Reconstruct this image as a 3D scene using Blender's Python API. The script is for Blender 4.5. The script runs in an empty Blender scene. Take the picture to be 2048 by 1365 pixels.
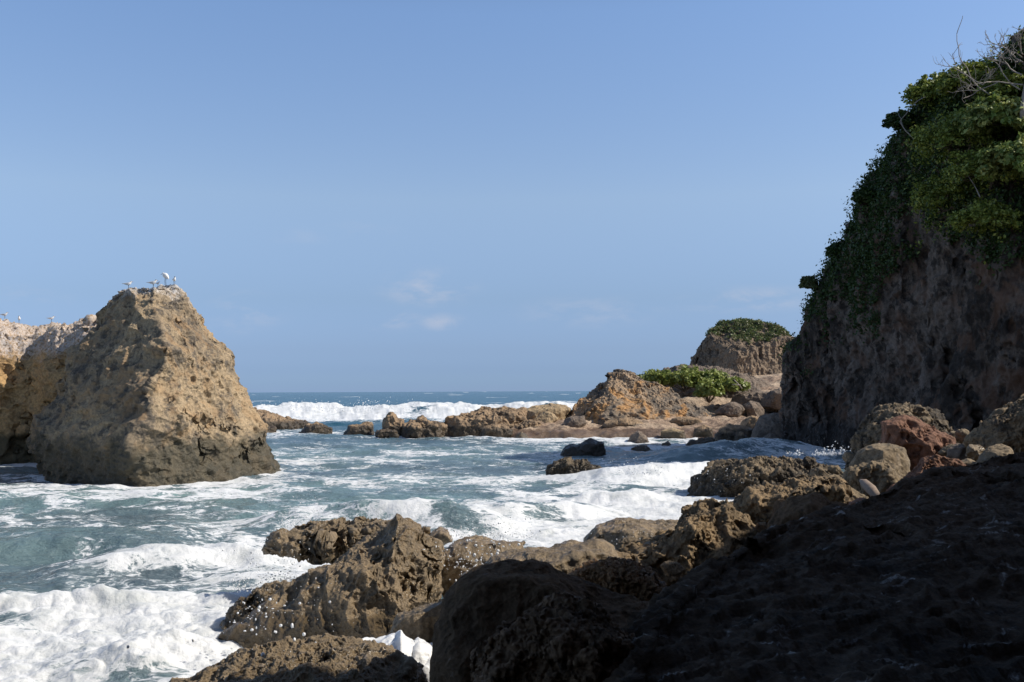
import bpy, math, random
import numpy as np
from concurrent.futures import ThreadPoolExecutor
from mathutils import Vector, Matrix

R = math.radians
scene = bpy.context.scene
COL = scene.collection
F32 = np.float32

# ------------------------------------------------------------------ camera
FPX = 1991.0                       # focal length in photo pixels (2048 wide) = 35 mm
CAMZ = 3.3
PITCH = math.atan((783.0 - 682.5) / FPX)
ROLL = R(-0.25)
cam_d = bpy.data.cameras.new('camera')
cam_d.sensor_width = 36.0
cam_d.lens = FPX / 2048.0 * 36.0
cam_d.clip_start = 0.1
cam_d.clip_end = 30000.0
cam = bpy.data.objects.new('camera', cam_d)
COL.objects.link(cam)
cam.matrix_world = (Matrix.Translation((0, 0, CAMZ)) @ Matrix.Rotation(R(90) + PITCH, 4, 'X') @ Matrix.Rotation(ROLL, 4, 'Z'))
scene.camera = cam
CM = np.array(cam.matrix_world.to_3x3())


def ray(x, y):
    """World direction of a photo pixel (2048 x 1365 scale), scaled to unit depth along world Y."""
    d = CM @ np.array([(x - 1024.0) / FPX, -(y - 682.5) / FPX, -1.0])
    return d / d[1]


def P(x, y, Y):
    """World point seen at photo pixel (x, y) at distance Y along the ground."""
    return np.array([0, 0, CAMZ]) + ray(x, y) * Y


def W(x, y, z=0.0):
    """World point where the ray of a photo pixel meets the level z."""
    d = ray(x, y)
    t = (z - CAMZ) / d[2]
    return np.array([0, 0, CAMZ]) + d * t


def project(p):
    q = (p - np.array([0, 0, CAMZ])) @ CM
    return 1024.0 + FPX * q[:, 0] / -q[:, 2], 682.5 - FPX * q[:, 1] / -q[:, 2]


# ------------------------------------------------------------------ light
SUN_EL, SUN_AZ = R(42), R(96)      # azimuth clockwise from +Y
sun_dir = Vector((math.sin(SUN_AZ) * math.cos(SUN_EL), math.cos(SUN_AZ) * math.cos(SUN_EL), math.sin(SUN_EL)))
sd = bpy.data.lights.new('sun', 'SUN')
sd.energy = 4.8
sd.angle = R(0.5)
sd.color = (1.0, 0.93, 0.82)
sun = bpy.data.objects.new('sun', sd)
COL.objects.link(sun)
sun.location = (0, 0, 60)
sun.rotation_euler = sun_dir.to_track_quat('Z', 'Y').to_euler()

world = bpy.data.worlds.new('World')
scene.world = world
world.use_nodes = True
scene.view_settings.view_transform = 'Standard'
scene.view_settings.look = 'None'
scene.view_settings.exposure = 0.0
scene.view_settings.gamma = 1.0
scene.view_settings.use_curve_mapping = False
try:
    scene.cycles.max_bounces = 6
    scene.cycles.diffuse_bounces = 3
    scene.cycles.glossy_bounces = 2
    scene.cycles.transmission_bounces = 3
    scene.cycles.transparent_max_bounces = 6
    scene.cycles.sample_clamp_indirect = 3.0
    scene.cycles.use_denoising = True
except Exception:
    pass


class NT:
    """Small helper round a node tree."""
    def __init__(self, tree):
        self.t = tree
        tree.nodes.clear()

    def n(self, typ, ins=None, **props):
        nd = self.t.nodes.new(typ)
        for k, v in props.items():
            setattr(nd, k, v)
        for k, v in (ins or {}).items():
            s = nd.inputs[k]
            if isinstance(v, bpy.types.NodeSocket):
                self.t.links.new(v, s)
            else:
                s.default_value = v
        return nd

    def math(self, op, a, b=0.0, c=0.0, clamp=False):
        nd = self.n('ShaderNodeMath', {0: a, 1: b, 2: c}, operation=op, use_clamp=clamp)
        return nd.outputs[0]

    def mix(self, f, a, b, blend='MIX'):
        nd = self.n('ShaderNodeMix', data_type='RGBA', blend_type=blend)
        for s, v in ((nd.inputs[0], f), (nd.inputs[6], a), (nd.inputs[7], b)):
            if isinstance(v, bpy.types.NodeSocket):
                self.t.links.new(v, s)
            else:
                s.default_value = tuple(v) + (1.0,) if hasattr(v, '__len__') and len(v) == 3 else v
        return nd.outputs[2]

    def smooth(self, v, lo, hi):
        nd = self.n('ShaderNodeMapRange', {0: v, 1: lo, 2: hi, 3: 0.0, 4: 1.0}, interpolation_type='SMOOTHSTEP')
        return nd.outputs[0]

    def noise(self, vec, scale, detail=4.0, rough=0.55, dist=0.0, out=0):
        return self.n('ShaderNodeTexNoise', {'Vector': vec, 'Scale': scale, 'Detail': detail, 'Roughness': rough, 'Distortion': dist}).outputs[out]

    def vscale(self, vec, s):
        return self.n('ShaderNodeVectorMath', {0: vec, 1: tuple(s)}, operation='MULTIPLY').outputs[0]


# sky: Nishita, deepened toward the zenith and the horizon, with a few faint clouds low down
w = NT(world.node_tree)
sky = w.n('ShaderNodeTexSky', sky_type='NISHITA', sun_disc=False, sun_elevation=SUN_EL, sun_rotation=SUN_AZ,
          altitude=0.0, air_density=1.0, dust_density=0.6, ozone_density=2.2)
tc = w.n('ShaderNodeTexCoord')
sep = w.n('ShaderNodeSeparateXYZ', {0: tc.outputs['Generated']})
el = w.math('ABSOLUTE', sep.outputs[2])
rmp = w.n('ShaderNodeValToRGB', {0: el})
SKY_RAMP = [(0.0, (0.47, 0.67, 1.28)), (0.0065, (0.42, 0.615, 1.17)), (0.0216, (0.38, 0.527, 1.0)), (0.042, (0.41, 0.51, 0.87)), (0.092, (0.55, 0.59, 0.78)), (0.19, (0.96, 0.89, 0.91)), (0.36, (1.03, 1.04, 1.11)), (0.6, (0.78, 0.74, 0.74)), (1.0, (0.6, 0.55, 0.52))]
while len(rmp.color_ramp.elements) < len(SKY_RAMP):
    rmp.color_ramp.elements.new(0.5)
for e, (p_, c_) in zip(rmp.color_ramp.elements, SKY_RAMP):
    e.position = p_
for e, (p_, c_) in zip(rmp.color_ramp.elements, SKY_RAMP):
    e.color = c_ + (1.0,)
tinted = w.mix(1.0, w.mix(1.0, sky.outputs[0], rmp.outputs[0], 'MULTIPLY'), (0.975, 1.005, 1.015), 'MULTIPLY')
cn = w.noise(w.vscale(tc.outputs['Generated'], (8.0, 8.0, 20.0)), 2.4, 7.0, 0.6, 0.25)
cm = None
for cpx, cpy, crx, crz, ca in ((855, 577, 0.040, 0.016, 1.0), (790, 640, 0.030, 0.010, 0.6), (880, 645, 0.022, 0.008, 0.9), (500, 620, 0.032, 0.014, 0.8), (60, 595, 0.03, 0.012, 0.45),
                               (1500, 600, 0.06, 0.011, 0.8), (1180, 625, 0.06, 0.014, 0.5), (430, 655, 0.04, 0.009, 0.5), (720, 462, 0.030, 0.008, 0.30), (600, 475, 0.025, 0.007, 0.22)):
    cd_ = Vector(ray(cpx, cpy)).normalized()
    df = w.n('ShaderNodeVectorMath', {0: tc.outputs['Generated'], 1: tuple(cd_)}, operation='SUBTRACT').outputs[0]
    df = w.vscale(df, (1 / crx, 1 / crx, 1 / crz))
    ln = w.n('ShaderNodeVectorMath', {0: df}, operation='LENGTH').outputs['Value']
    one = w.math('MULTIPLY', w.math('SUBTRACT', 1.0, w.smooth(ln, 0.1, 1.6)), ca)
    cm = one if cm is None else w.math('MAXIMUM', cm, one)
cm = w.math('MULTIPLY', w.math('MULTIPLY', cm, w.smooth(cn, 0.40, 0.66)), 0.55)
clouded = w.mix(cm, tinted, (3.6, 3.85, 4.6, 1.0))
bg = w.n('ShaderNodeBackground', {'Color': clouded, 'Strength': 0.15})
wo = w.n('ShaderNodeOutputWorld', {0: bg.outputs[0]})

# ------------------------------------------------------------------ numpy noise
_rs = np.random.RandomState(7)
_PERM = _rs.permutation(256).astype(np.int32)
_PERM = np.concatenate([_PERM, _PERM, _PERM])
_G = _rs.normal(size=(256, 3))
_G = (_G / np.linalg.norm(_G, axis=1, keepdims=True) * 1.5).astype(F32)
_J = _rs.rand(256, 3).astype(F32)
POOL = ThreadPoolExecutor(4)


def _chunked(fn, p, *a):
    n = len(p)
    if n < 20000:
        return fn(p, *a)
    parts = np.array_split(np.arange(n), max(4, n // 40000))
    res = list(POOL.map(lambda ix: fn(p[ix[0]:ix[-1] + 1], *a), parts))
    return np.concatenate(res)


def _perlin(p):
    i = np.floor(p).astype(np.int32)
    f = (p - i).astype(F32)
    i &= 255
    u = f * f * f * (f * (f * 6 - 15) + 10)
    out = 0
    x0, y0, z0 = i[:, 0], i[:, 1], i[:, 2]
    for dx in (0, 1):
        a = _PERM[x0 + dx]
        wx = u[:, 0] if dx else 1 - u[:, 0]
        for dy in (0, 1):
            b = _PERM[a + y0 + dy]
            wy = wx * (u[:, 1] if dy else 1 - u[:, 1])
            for dz in (0, 1):
                g = _G[_PERM[b + z0 + dz]]
                w_ = wy * (u[:, 2] if dz else 1 - u[:, 2])
                out = out + w_ * (g[:, 0] * (f[:, 0] - dx) + g[:, 1] * (f[:, 1] - dy) + g[:, 2] * (f[:, 2] - dz))
    return out


def perlin(p):
    return _chunked(_perlin, p)


_ROT = np.array([[0.0, 0.8, 0.6], [-0.8, 0.36, -0.48], [-0.6, -0.48, 0.64]], dtype=F32)


def fbm(p, octs=4, gain=0.5, lac=2.03, ridged=False, billow=False):
    p = np.asarray(p, dtype=F32)
    s, a, tot = 0, 1.0, 0.0
    for k in range(octs):
        v = perlin(p)
        if ridged:
            v = 1 - np.abs(v) * 2.2
            v = np.maximum(v, -0.3)
            v = v * np.abs(v)
        elif billow:
            v = np.abs(v) * 2 - 0.5
        s = s + a * v
        tot += a
        a *= gain
        p = (p @ _ROT) * lac + 17.3
    return s / tot


def _worley(p):
    i = np.floor(p).astype(np.int32)
    f = (p - i).astype(F32)
    best = np.full(len(p), 9.0, dtype=F32)
    for dx in (-1, 0, 1):
        a = _PERM[(i[:, 0] + dx) & 255]
        for dy in (-1, 0, 1):
            b = _PERM[a + ((i[:, 1] + dy) & 255)]
            for dz in (-1, 0, 1):
                j = _J[_PERM[b + ((i[:, 2] + dz) & 255)]]
                d = (dx + j[:, 0] - f[:, 0]) ** 2 + (dy + j[:, 1] - f[:, 1]) ** 2 + (dz + j[:, 2] - f[:, 2]) ** 2
                best = np.minimum(best, d)
    return np.sqrt(best)


def worley(p):
    return _chunked(_worley, np.asarray(p, dtype=F32))


def sstep(v, lo, hi):
    t = np.clip((v - lo) / (hi - lo), 0, 1)
    return t * t * (3 - 2 * t)


# ------------------------------------------------------------------ meshes
def tag(o, label=None, cat=None, group=None, kind=None):
    for k, v in (('label', label), ('category', cat), ('group', group), ('kind', kind)):
        if v:
            o[k] = v
    return o


def build(name, v, f, mat, parent=None, origin=None, attrs=None, smooth=True):
    """One mesh object from numpy arrays; origin moves the object's origin there."""
    v = np.asarray(v, dtype=np.float64)
    f = np.asarray(f, dtype=np.int32)
    org = np.zeros(3) if origin is None else np.asarray(origin, dtype=float)
    m = bpy.data.meshes.new(name)
    k = f.shape[1]
    m.vertices.add(len(v))
    m.vertices.foreach_set('co', (v - org).astype(F32).ravel())
    m.loops.add(f.size)
    m.loops.foreach_set('vertex_index', f.ravel())
    m.polygons.add(len(f))
    m.polygons.foreach_set('loop_start', np.arange(len(f), dtype=np.int32) * k)
    m.polygons.foreach_set('use_smooth', np.full(len(f), bool(smooth)))
    m.update(calc_edges=True)
    for an, av in (attrs or {}).items():
        at = m.attributes.new(an, 'FLOAT', 'POINT')
        at.data.foreach_set('value', np.asarray(av, dtype=F32))
    m.materials.append(mat)
    o = bpy.data.objects.new(name, m)
    COL.objects.link(o)
    o.location = org
    if parent is not None:
        o.parent = parent
        o.location = org - np.array(parent.location)
    return o


def normals(v, f):
    a, b, c, d = v[f[:, 0]], v[f[:, 1]], v[f[:, 2]], v[f[:, 3 if f.shape[1] == 4 else 2]]
    n = np.cross(c - a, d - b) if f.shape[1] == 4 else np.cross(b - a, c - a)
    out = np.zeros_like(v)
    for j in range(f.shape[1]):
        for k in range(3):
            out[:, k] += np.bincount(f[:, j], weights=n[:, k], minlength=len(v))
    return out / np.maximum(np.linalg.norm(out, axis=1, keepdims=True), 1e-9)


_cs = {}


def cube_sphere(n):
    if n in _cs:
        return _cs[n]
    t = np.tan(np.linspace(-1, 1, n + 1) * math.pi / 4)
    A, B = np.meshgrid(t, t, indexing='ij')
    A, B, O = A.ravel(), B.ravel(), np.ones(A.size)
    vs, fs = [], []
    ii, jj = np.meshgrid(np.arange(n), np.arange(n), indexing='ij')
    ii, jj = ii.ravel(), jj.ravel()
    q = np.stack([ii * (n + 1) + jj, (ii + 1) * (n + 1) + jj, (ii + 1) * (n + 1) + jj + 1, ii * (n + 1) + jj + 1], 1)
    for k, fc in enumerate([(O, A, B), (-O, B, A), (B, O, A), (A, -O, B), (A, B, O), (B, A, -O)]):
        vs.append(np.stack(fc, 1))
        fs.append(q + k * (n + 1) ** 2)
    v = np.concatenate(vs)
    f = np.concatenate(fs)
    key = np.round(v * 1e5).astype(np.int64)
    key = (key[:, 0] * 400009 + key[:, 1]) * 400009 + key[:, 2]
    _, first, inv = np.unique(key, return_index=True, return_inverse=True)
    v = v[first]
    f = inv.ravel()[f]
    v = v / np.linalg.norm(v, axis=1, keepdims=True)
    _cs[n] = (v, f)
    return _cs[n]


def grid_faces(nu, nv):
    i, j = np.meshgrid(np.arange(nu - 1), np.arange(nv - 1), indexing='ij')
    i, j = i.ravel(), j.ravel()
    return np.stack([i * nv + j, (i + 1) * nv + j, (i + 1) * nv + j + 1, i * nv + j + 1], 1)


def roughen(v, f, S, seed, rec):
    """Displace a rock surface in stages. rec: dict of amplitudes."""
    off = np.array([seed * 13.1, seed * 7.7, seed * 3.3])
    N = normals(v, f)
    big = rec.get('big', 0.06) * S
    if big:
        v = v + N * (fbm((v + off) / (0.45 * S), 3)[:, None] * big * 1.6)
    rid = rec.get('ridge', 0.04) * S
    if rid:
        N = normals(v, f)
        sc = rec.get('ridge_s', 0.28) * S
        q = (v + off) / sc * np.array(rec.get('stretch', (1, 1, 1)))
        v = v + N * ((fbm(q, 4, 0.5, ridged=True) - 0.25)[:, None] * rid * 1.5)
    for amp, sc in rec.get('pits', ()):          # metres
        N = normals(v, f)
        q = (v + off) / sc
        q = q + 0.35 * fbm(q * 0.7, 2)[:, None]
        wv = worley(q)
        m = sstep(fbm((v - off) / (sc * 4.0), 2), -0.12, 0.22)
        v = v - N * ((sstep(0.55 - wv, 0, 0.42) * m)[:, None] * amp)
    fa, fs = rec.get('fine', (0.05, 0.35))         # metres
    if fa:
        N = normals(v, f)
        q = (v + off * 1.7) / fs
        hv = fbm(q, 5, 0.58, billow=rec.get('billow', False))
        if rec.get('crag'):
            hv = hv + rec['crag'] * (fbm(q * 1.9 + 5, 3, 0.55, ridged=True) - 0.3)
        v = v + N * (hv[:, None] * fa * 1.6)
    return v


WET = []                                      # where rocks meet the water


def inflate(pts, Y, front, back, p=2.3, n=None, cuts=(), rnd=5, sharp=0.014, seed=1, rec=None, center=None, dens=1.0):
    """A closed boulder whose outline, seen from the shore, follows pts; real thickness front/back in metres."""
    rec = rec or {}
    pts = np.array(pts, dtype=float)
    if center is None:
        x, y = pts[:, 0], pts[:, 1]
        x2, y2 = np.roll(x, -1), np.roll(y, -1)
        cr = x * y2 - x2 * y
        A = cr.sum() / 2
        center = (((x + x2) * cr).sum() / (6 * A), ((y + y2) * cr).sum() / (6 * A))
    c = P(center[0], center[1], Y)
    off = np.array([P(px, py, Y) - c for px, py in pts])[:, [0, 2]]
    th = np.arctan2(off[:, 1], off[:, 0])
    # radius(theta) along straight outline edges, sampled finely
    T = np.linspace(-math.pi, math.pi, 1441)
    rad = np.zeros(len(T))
    a0, a1 = off, np.roll(off, -1, axis=0)
    dirs = np.stack([np.cos(T), np.sin(T)], 1)
    for q0, q1 in zip(a0, a1):
        e = q1 - q0
        den = dirs[:, 0] * e[1] - dirs[:, 1] * e[0]
        den = np.where(np.abs(den) < 1e-9, 1e-9, den)
        t = (q0[0] * e[1] - q0[1] * e[0]) / den
        s = (q0[0] * dirs[:, 1] - q0[1] * dirs[:, 0]) / den
        ok = (s >= -1e-6) & (s <= 1 + 1e-6) & (t > 0)
        rad = np.where(ok, np.maximum(rad, t), rad)
    for k in range(2, len(rad)):
        if rad[k] == 0:
            rad[k] = rad[k - 1]
    ker = np.array([1, 4, 6, 4, 1]) / 16.0
    for _ in range(2):
        rr = np.concatenate([rad[-5:-1], rad, rad[1:5]])
        rad = np.convolve(rr, ker, 'same')[4:-4]
    area = 0.5 * abs((off[:, 0] * np.roll(off[:, 1], -1) - np.roll(off[:, 0], -1) * off[:, 1]).sum())
    S = math.sqrt(area)
    dpx = (pts.max(0) - pts.min(0)).max() / 2.0
    if n is None:
        n = int(min(330, max(14, dpx * 0.95 * dens)))
    d, f = cube_sphere(n)
    cph = np.sqrt(d[:, 0] ** 2 + d[:, 2] ** 2)
    Rr = np.interp(np.arctan2(d[:, 2], d[:, 0]), T, rad)
    D = np.where(d[:, 1] < 0, front, back)
    r = ((cph / Rr) ** p + (np.abs(d[:, 1]) / D) ** p) ** (-1.0 / p)
    v = d * r[:, None]
    rs = np.random.RandomState(seed)
    cl = [(np.array(nn, float) / np.linalg.norm(nn), dd) for nn, dd in cuts]
    for _ in range(rnd):
        nn = rs.normal(size=3) * np.array([0.6, 1.0, 0.6])
        nn /= np.linalg.norm(nn)
        h = (v @ nn).max()
        cl.append((nn, h * rs.uniform(0.66, 0.9)))
    for nn, dd in cl:
        s = v @ nn - dd
        k = sharp * S
        ov = np.where(s > k, s, np.where(s > -k, (s + k) ** 2 / (4 * k), 0))
        v = v - nn * ov[:, None]
    ph = math.atan2(c[0], Y)                      # each rock turned about its own axis
    x_, y_ = v[:, 0] * math.cos(ph), v[:, 1].copy()
    v = np.stack([x_ * math.cos(ph) + y_ * math.sin(ph), -x_ * math.sin(ph) + y_ * math.cos(ph), v[:, 2]], 1)
    v = v + c
    v = roughen(v, f, S, seed, rec)
    return v, f, c, S


def rock(name, label, cat, pts, Y, front, back, mat, group=None, parent=None, kind=None, attrs=None, **kw):
    v, f, c, S = inflate(pts, Y, front, back, **kw)
    org = np.array([c[0], c[1], v[:, 2].min()])
    o = build(name, v, f, mat, parent=parent, origin=org)
    WET.append(v[np.abs(v[:, 2]) < 0.12][:, :2])
    tag(o, label, cat, group, kind)
    return o, v


def slices(left, right, ridge, front, Y, back, n_ang=420, n_z=300, pf=1.25, pb=1.8, seed=1, rec=None, cap=40, turn=0.3):
    """A rock built of horizontal slices: left/right silhouettes and the front ridge read off the photo (x, y) top to base;
    front: (y, metres) how far the ridge stands toward the shore."""
    left, right, ridge, front = [np.array(a, float) for a in (left, right, ridge, front)]
    y0 = max(left[0, 1], right[0, 1])
    y1 = min(left[-1, 1], right[-1, 1])
    ys = np.linspace(y0, y1, n_z)
    pos = lambda a, y: np.array([P(np.interp(yy, a[:, 1], a[:, 0]), yy, Y)[0] for yy in y])
    xl, xr, xm = pos(left, ys), pos(right, ys), pos(ridge, ys)
    zz = np.array([P(1024, yy, Y)[2] for yy in ys])
    fr = np.interp(ys, front[:, 0], front[:, 1])
    k = np.hanning(9); k /= k.sum()
    sm_ = lambda a: np.convolve(np.pad(a, 4, 'edge'), k, 'valid')
    xl, xr, xm, fr = sm_(xl), sm_(xr), sm_(xm), sm_(fr)
    an = np.linspace(0, 2 * math.pi, n_ang, endpoint=False)
    ca, sa = np.cos(an), np.sin(an)
    V = np.zeros((n_z + cap, n_ang, 3))
    for i in range(n_z):
        p_ = np.where(sa < 0, pf, pb)
        rr = (np.abs(ca) ** p_ + np.abs(sa) ** p_) ** (-1 / p_)
        cx_, cy_ = rr * ca, rr * sa
        V[cap + i, :, 0] = xm[i] + np.where(cx_ > 0, (xr[i] - xm[i]) * cx_, (xm[i] - xl[i]) * cx_)
        V[cap + i, :, 1] = Y + np.where(cy_ < 0, fr[i], back * min(1.0, fr[i] / fr[-1] + 0.25)) * cy_
        V[cap + i, :, 2] = zz[i]
    cen = V[cap].mean(0)
    for i in range(cap):
        t_ = i / cap
        V[i] = cen + (V[cap] - cen) * (0.004 + 0.996 * math.sin(t_ * math.pi / 2))
        V[i, :, 2] = zz[0] + 0.16 * math.cos(t_ * math.pi / 2)
    v = V.reshape(-1, 3)
    c_ = np.array([(xl.mean() + xr.mean()) / 2, Y])
    ph = math.atan2(c_[0], Y) * turn
    x_, y_ = (v[:, 0] - c_[0]) * math.cos(ph), v[:, 1] - Y
    v = np.stack([c_[0] + x_ * math.cos(ph) + y_ * math.sin(ph), Y - x_ * math.sin(ph) + y_ * math.cos(ph), v[:, 2]], 1)
    i, j = np.meshgrid(np.arange(n_z + cap - 1), np.arange(n_ang), indexing='ij')
    i, j = i.ravel(), j.ravel()
    j2 = (j + 1) % n_ang
    f = np.stack([i * n_ang + j, i * n_ang + j2, (i + 1) * n_ang + j2, (i + 1) * n_ang + j], 1)
    mid = (n_z // 2 + cap) * n_ang + n_ang // 4 * 3
    if normals(v, f)[mid][1] > 0:
        f = f[:, ::-1]
    S = math.sqrt((xr.max() - xl.min()) * (zz[0] - zz[-1]))
    return roughen(v, f, S, seed, rec or {}), f


def scarp(path, inland, reach, nu, nf, nv, seed, lean=1.5, rough_h=0.7, drop=8.0, cove=0.5):
    """A rock wall along a path of (x, y, height) with a plateau running inland."""
    path = np.array(path, float)
    L_ = np.concatenate([[0], np.cumsum(np.linalg.norm(np.diff(path[:, :2], axis=0), axis=1))])
    uu_ = np.linspace(0, L_[-1], nu)
    a, b, c = [np.interp(uu_, L_, path[:, k]) for k in range(3)]
    kk = np.hanning(17); kk /= kk.sum()
    a, b, c = [np.convolve(np.pad(q_, 8, 'edge'), kk, 'valid') for q_ in (a, b, c)]
    c = c + fbm(np.stack([uu_ / 2.0, uu_ * 0 + seed, uu_ * 0], 1), 4) * rough_h
    tx_, ty_ = np.gradient(a), np.gradient(b)
    tl_ = np.hypot(tx_, ty_)
    ox_, oy_ = ty_ / tl_, -tx_ / tl_
    inl_ = np.array(inland, float)
    sg = np.sign(-(ox_ * inl_[0] + oy_ * inl_[1]).mean())
    ox_, oy_ = ox_ * sg, oy_ * sg
    V = np.zeros((nu, nv, 3))
    for j in range(nf):
        t_ = j / (nf - 1)
        sb = cove * math.exp(-((t_ - 0.05) / 0.08) ** 2) - 0.2 * math.sin(t_ * math.pi) + lean * 12 * max(0, t_ - 0.72) ** 2
        V[:, j, 0], V[:, j, 1], V[:, j, 2] = a - ox_ * sb, b - oy_ * sb, -1.2 + (c + 1.2) * t_
    for j in range(nf, nv):
        t_ = (j - nf + 1) / (nv - nf)
        V[:, j, 0] = V[:, nf - 1, 0] + inl_[0] * t_ * reach
        V[:, j, 1] = V[:, nf - 1, 1] + inl_[1] * t_ * reach
        V[:, j, 2] = V[:, nf - 1, 2] + 0.5 * math.sin(min(t_ * 3, 1) * math.pi / 2) - drop * t_ ** 3
    v = V.reshape(-1, 3)
    f = grid_faces(nu, nv)
    k = (nu // 2) * nv + nf // 2
    if normals(v, f)[k][:2] @ -inl_ < 0:
        f = f[:, ::-1]
    return v, f
# ------------------------------------------------------------------ materials
def new_mat(name):
    m = bpy.data.materials.new(name)
    m.use_nodes = True
    return m, NT(m.node_tree)


def rock_mat(name, light, mid, dark, scale=1.0, crust=0.5, wet=None, wet_col=(0.035, 0.03, 0.022), rough=0.85,
             guano=None, bump=0.5, bump_s=9.0, streak=0.0, algae=None, spec=0.35, wetness=0.0, stretch=(1, 1, 1), tint=None, glint=None):
    m, t = new_mat(name)
    tcn = t.n('ShaderNodeTexCoord')
    ob = t.vscale(tcn.outputs['Object'], stretch)
    geo = t.n('ShaderNodeNewGeometry')
    z = t.n('ShaderNodeSeparateXYZ', {0: geo.outputs['Position']}).outputs[2]
    n1 = t.noise(ob, 0.35 * scale, 5.0, 0.6, 0.4)
    n2 = t.noise(ob, 2.3 * scale, 8.0, 0.68, 0.3)
    n3 = t.noise(ob, 9.0 * scale, 6.0, 0.7)
    col = t.mix(t.smooth(n1, 0.35, 0.65), light, mid)
    cr = t.smooth(t.math('ADD', t.math('MULTIPLY', n2, 0.7), t.math('MULTIPLY', n1, 0.3)), 0.66 - crust * 0.32, 0.74 - crust * 0.3)
    col = t.mix(t.math('MULTIPLY', cr, 0.85), col, dark)
    col = t.mix(1.0, col, t.mix(t.smooth(n3, 0.3, 0.7), (0.62, 0.62, 0.62), (1.25, 1.22, 1.18)), 'MULTIPLY')
    if tint:
        n5 = t.noise(ob, 0.8 * scale, 4.0, 0.6, 1.0)
        col = t.mix(t.math('MULTIPLY', t.smooth(n5, 0.5, 0.62), tint[1]), col, tint[0])
    if streak:
        sv = t.vscale(tcn.outputs['Object'], (1.2, 1.2, 0.10))
        ns = t.noise(sv, 1.5, 6.0, 0.6, 0.6)
        col = t.mix(t.math('MULTIPLY', t.smooth(ns, 0.5, 0.72), streak), col, dark)
    rg = rough
    if guano is not None:
        gz, gcol, gamt = guano
        ng = t.noise(ob, 2.2, 6.0, 0.7)
        gm = t.math('MULTIPLY', t.smooth(t.math('ADD', z, t.math('MULTIPLY', ng, 2.4)), gz + 1.1, gz + 1.9), gamt)
        gm = t.math('MULTIPLY', gm, t.smooth(n3, 0.36, 0.56))
        col = t.mix(gm, col, gcol)
    if algae is not None:
        az, ac = algae
        na = t.noise(ob, 1.4, 5.0, 0.6)
        am = t.math('SUBTRACT', 1.0, t.smooth(t.math('SUBTRACT', z, t.math('MULTIPLY', na, 1.2)), az - 1.0, az - 0.2))
        col = t.mix(t.math('MULTIPLY', am, 0.75), col, ac)
    rgs = None
    if wet is not None:
        nw = t.noise(ob, 1.1, 4.0, 0.6)
        wm = t.math('SUBTRACT', 1.0, t.smooth(t.math('SUBTRACT', z, t.math('MULTIPLY', nw, wet * 0.9)), wet * 0.25, wet * 0.55))
        col = t.mix(t.math('MULTIPLY', wm, 0.8), col, wet_col)
        rgs = t.math('SUBTRACT', rough, t.math('MULTIPLY', wm, 0.45))
    if wetness:
        nw2 = t.noise(ob, 1.7, 4.0, 0.6, 0.5)
        wm2 = t.math('MULTIPLY', t.smooth(nw2, 0.42, 0.62), wetness)
        rgs = t.math('SUBTRACT', rgs if rgs is not None else rough, wm2, clamp=True)
    sp_in = spec
    if glint:
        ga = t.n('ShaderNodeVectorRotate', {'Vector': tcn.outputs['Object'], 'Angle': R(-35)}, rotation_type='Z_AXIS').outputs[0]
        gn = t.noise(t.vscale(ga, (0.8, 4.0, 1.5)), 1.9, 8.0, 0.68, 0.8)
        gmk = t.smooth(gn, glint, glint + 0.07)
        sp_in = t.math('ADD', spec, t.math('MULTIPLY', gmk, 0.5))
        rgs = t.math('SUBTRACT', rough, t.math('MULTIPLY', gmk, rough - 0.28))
    b1 = t.noise(ob, bump_s, 10.0, 0.72)
    vor = t.n('ShaderNodeTexVoronoi', {'Vector': ob, 'Scale': bump_s * 0.9, 'Randomness': 1.0}, feature='SMOOTH_F1')
    h = t.math('ADD', b1, t.math('MULTIPLY', vor.outputs[0], 0.35))
    bp = t.n('ShaderNodeBump', {'Strength': bump, 'Distance': 0.9 / bump_s, 'Height': h})
    pr = t.n('ShaderNodeBsdfPrincipled', {'Base Color': col, 'Normal': bp.outputs[0], 'Specular IOR Level': sp_in})
    if rgs is not None:
        t.t.links.new(rgs, pr.inputs['Roughness'])
    else:
        pr.inputs['Roughness'].default_value = rg
    t.n('ShaderNodeOutputMaterial', {0: pr.outputs[0]})
    return m


def leaf_mat(name, c1, c2, c3, rough=0.45, trans=0.25):
    m, t = new_mat(name)
    at = t.n('ShaderNodeAttribute', attribute_name='var')
    tcn = t.n('ShaderNodeTexCoord')
    nn = t.noise(tcn.outputs['Object'], 0.9, 3.0, 0.6)
    col = t.mix(at.outputs['Fac'], c1, c2)
    col = t.mix(t.smooth(nn, 0.42, 0.66), col, c3)
    pr = t.n('ShaderNodeBsdfPrincipled', {'Base Color': col, 'Roughness': rough, 'Specular IOR Level': 0.4})
    tr = t.n('ShaderNodeBsdfTranslucent', {'Color': col})
    mx = t.n('ShaderNodeMixShader', {0: trans, 1: pr.outputs[0], 2: tr.outputs[0]})
    t.n('ShaderNodeOutputMaterial', {0: mx.outputs[0]})
    return m


def plain_mat(name, c, rough=0.6, bump=None):
    m, t = new_mat(name)
    tcn = t.n('ShaderNodeTexCoord')
    nn = t.noise(tcn.outputs['Object'], 14.0, 4.0, 0.6)
    col = t.mix(t.smooth(nn, 0.3, 0.7), tuple(x * 0.8 for x in c), tuple(min(1, x * 1.15) for x in c))
    pr = t.n('ShaderNodeBsdfPrincipled', {'Base Color': col, 'Roughness': rough})
    t.n('ShaderNodeOutputMaterial', {0: pr.outputs[0]})
    return m


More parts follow.
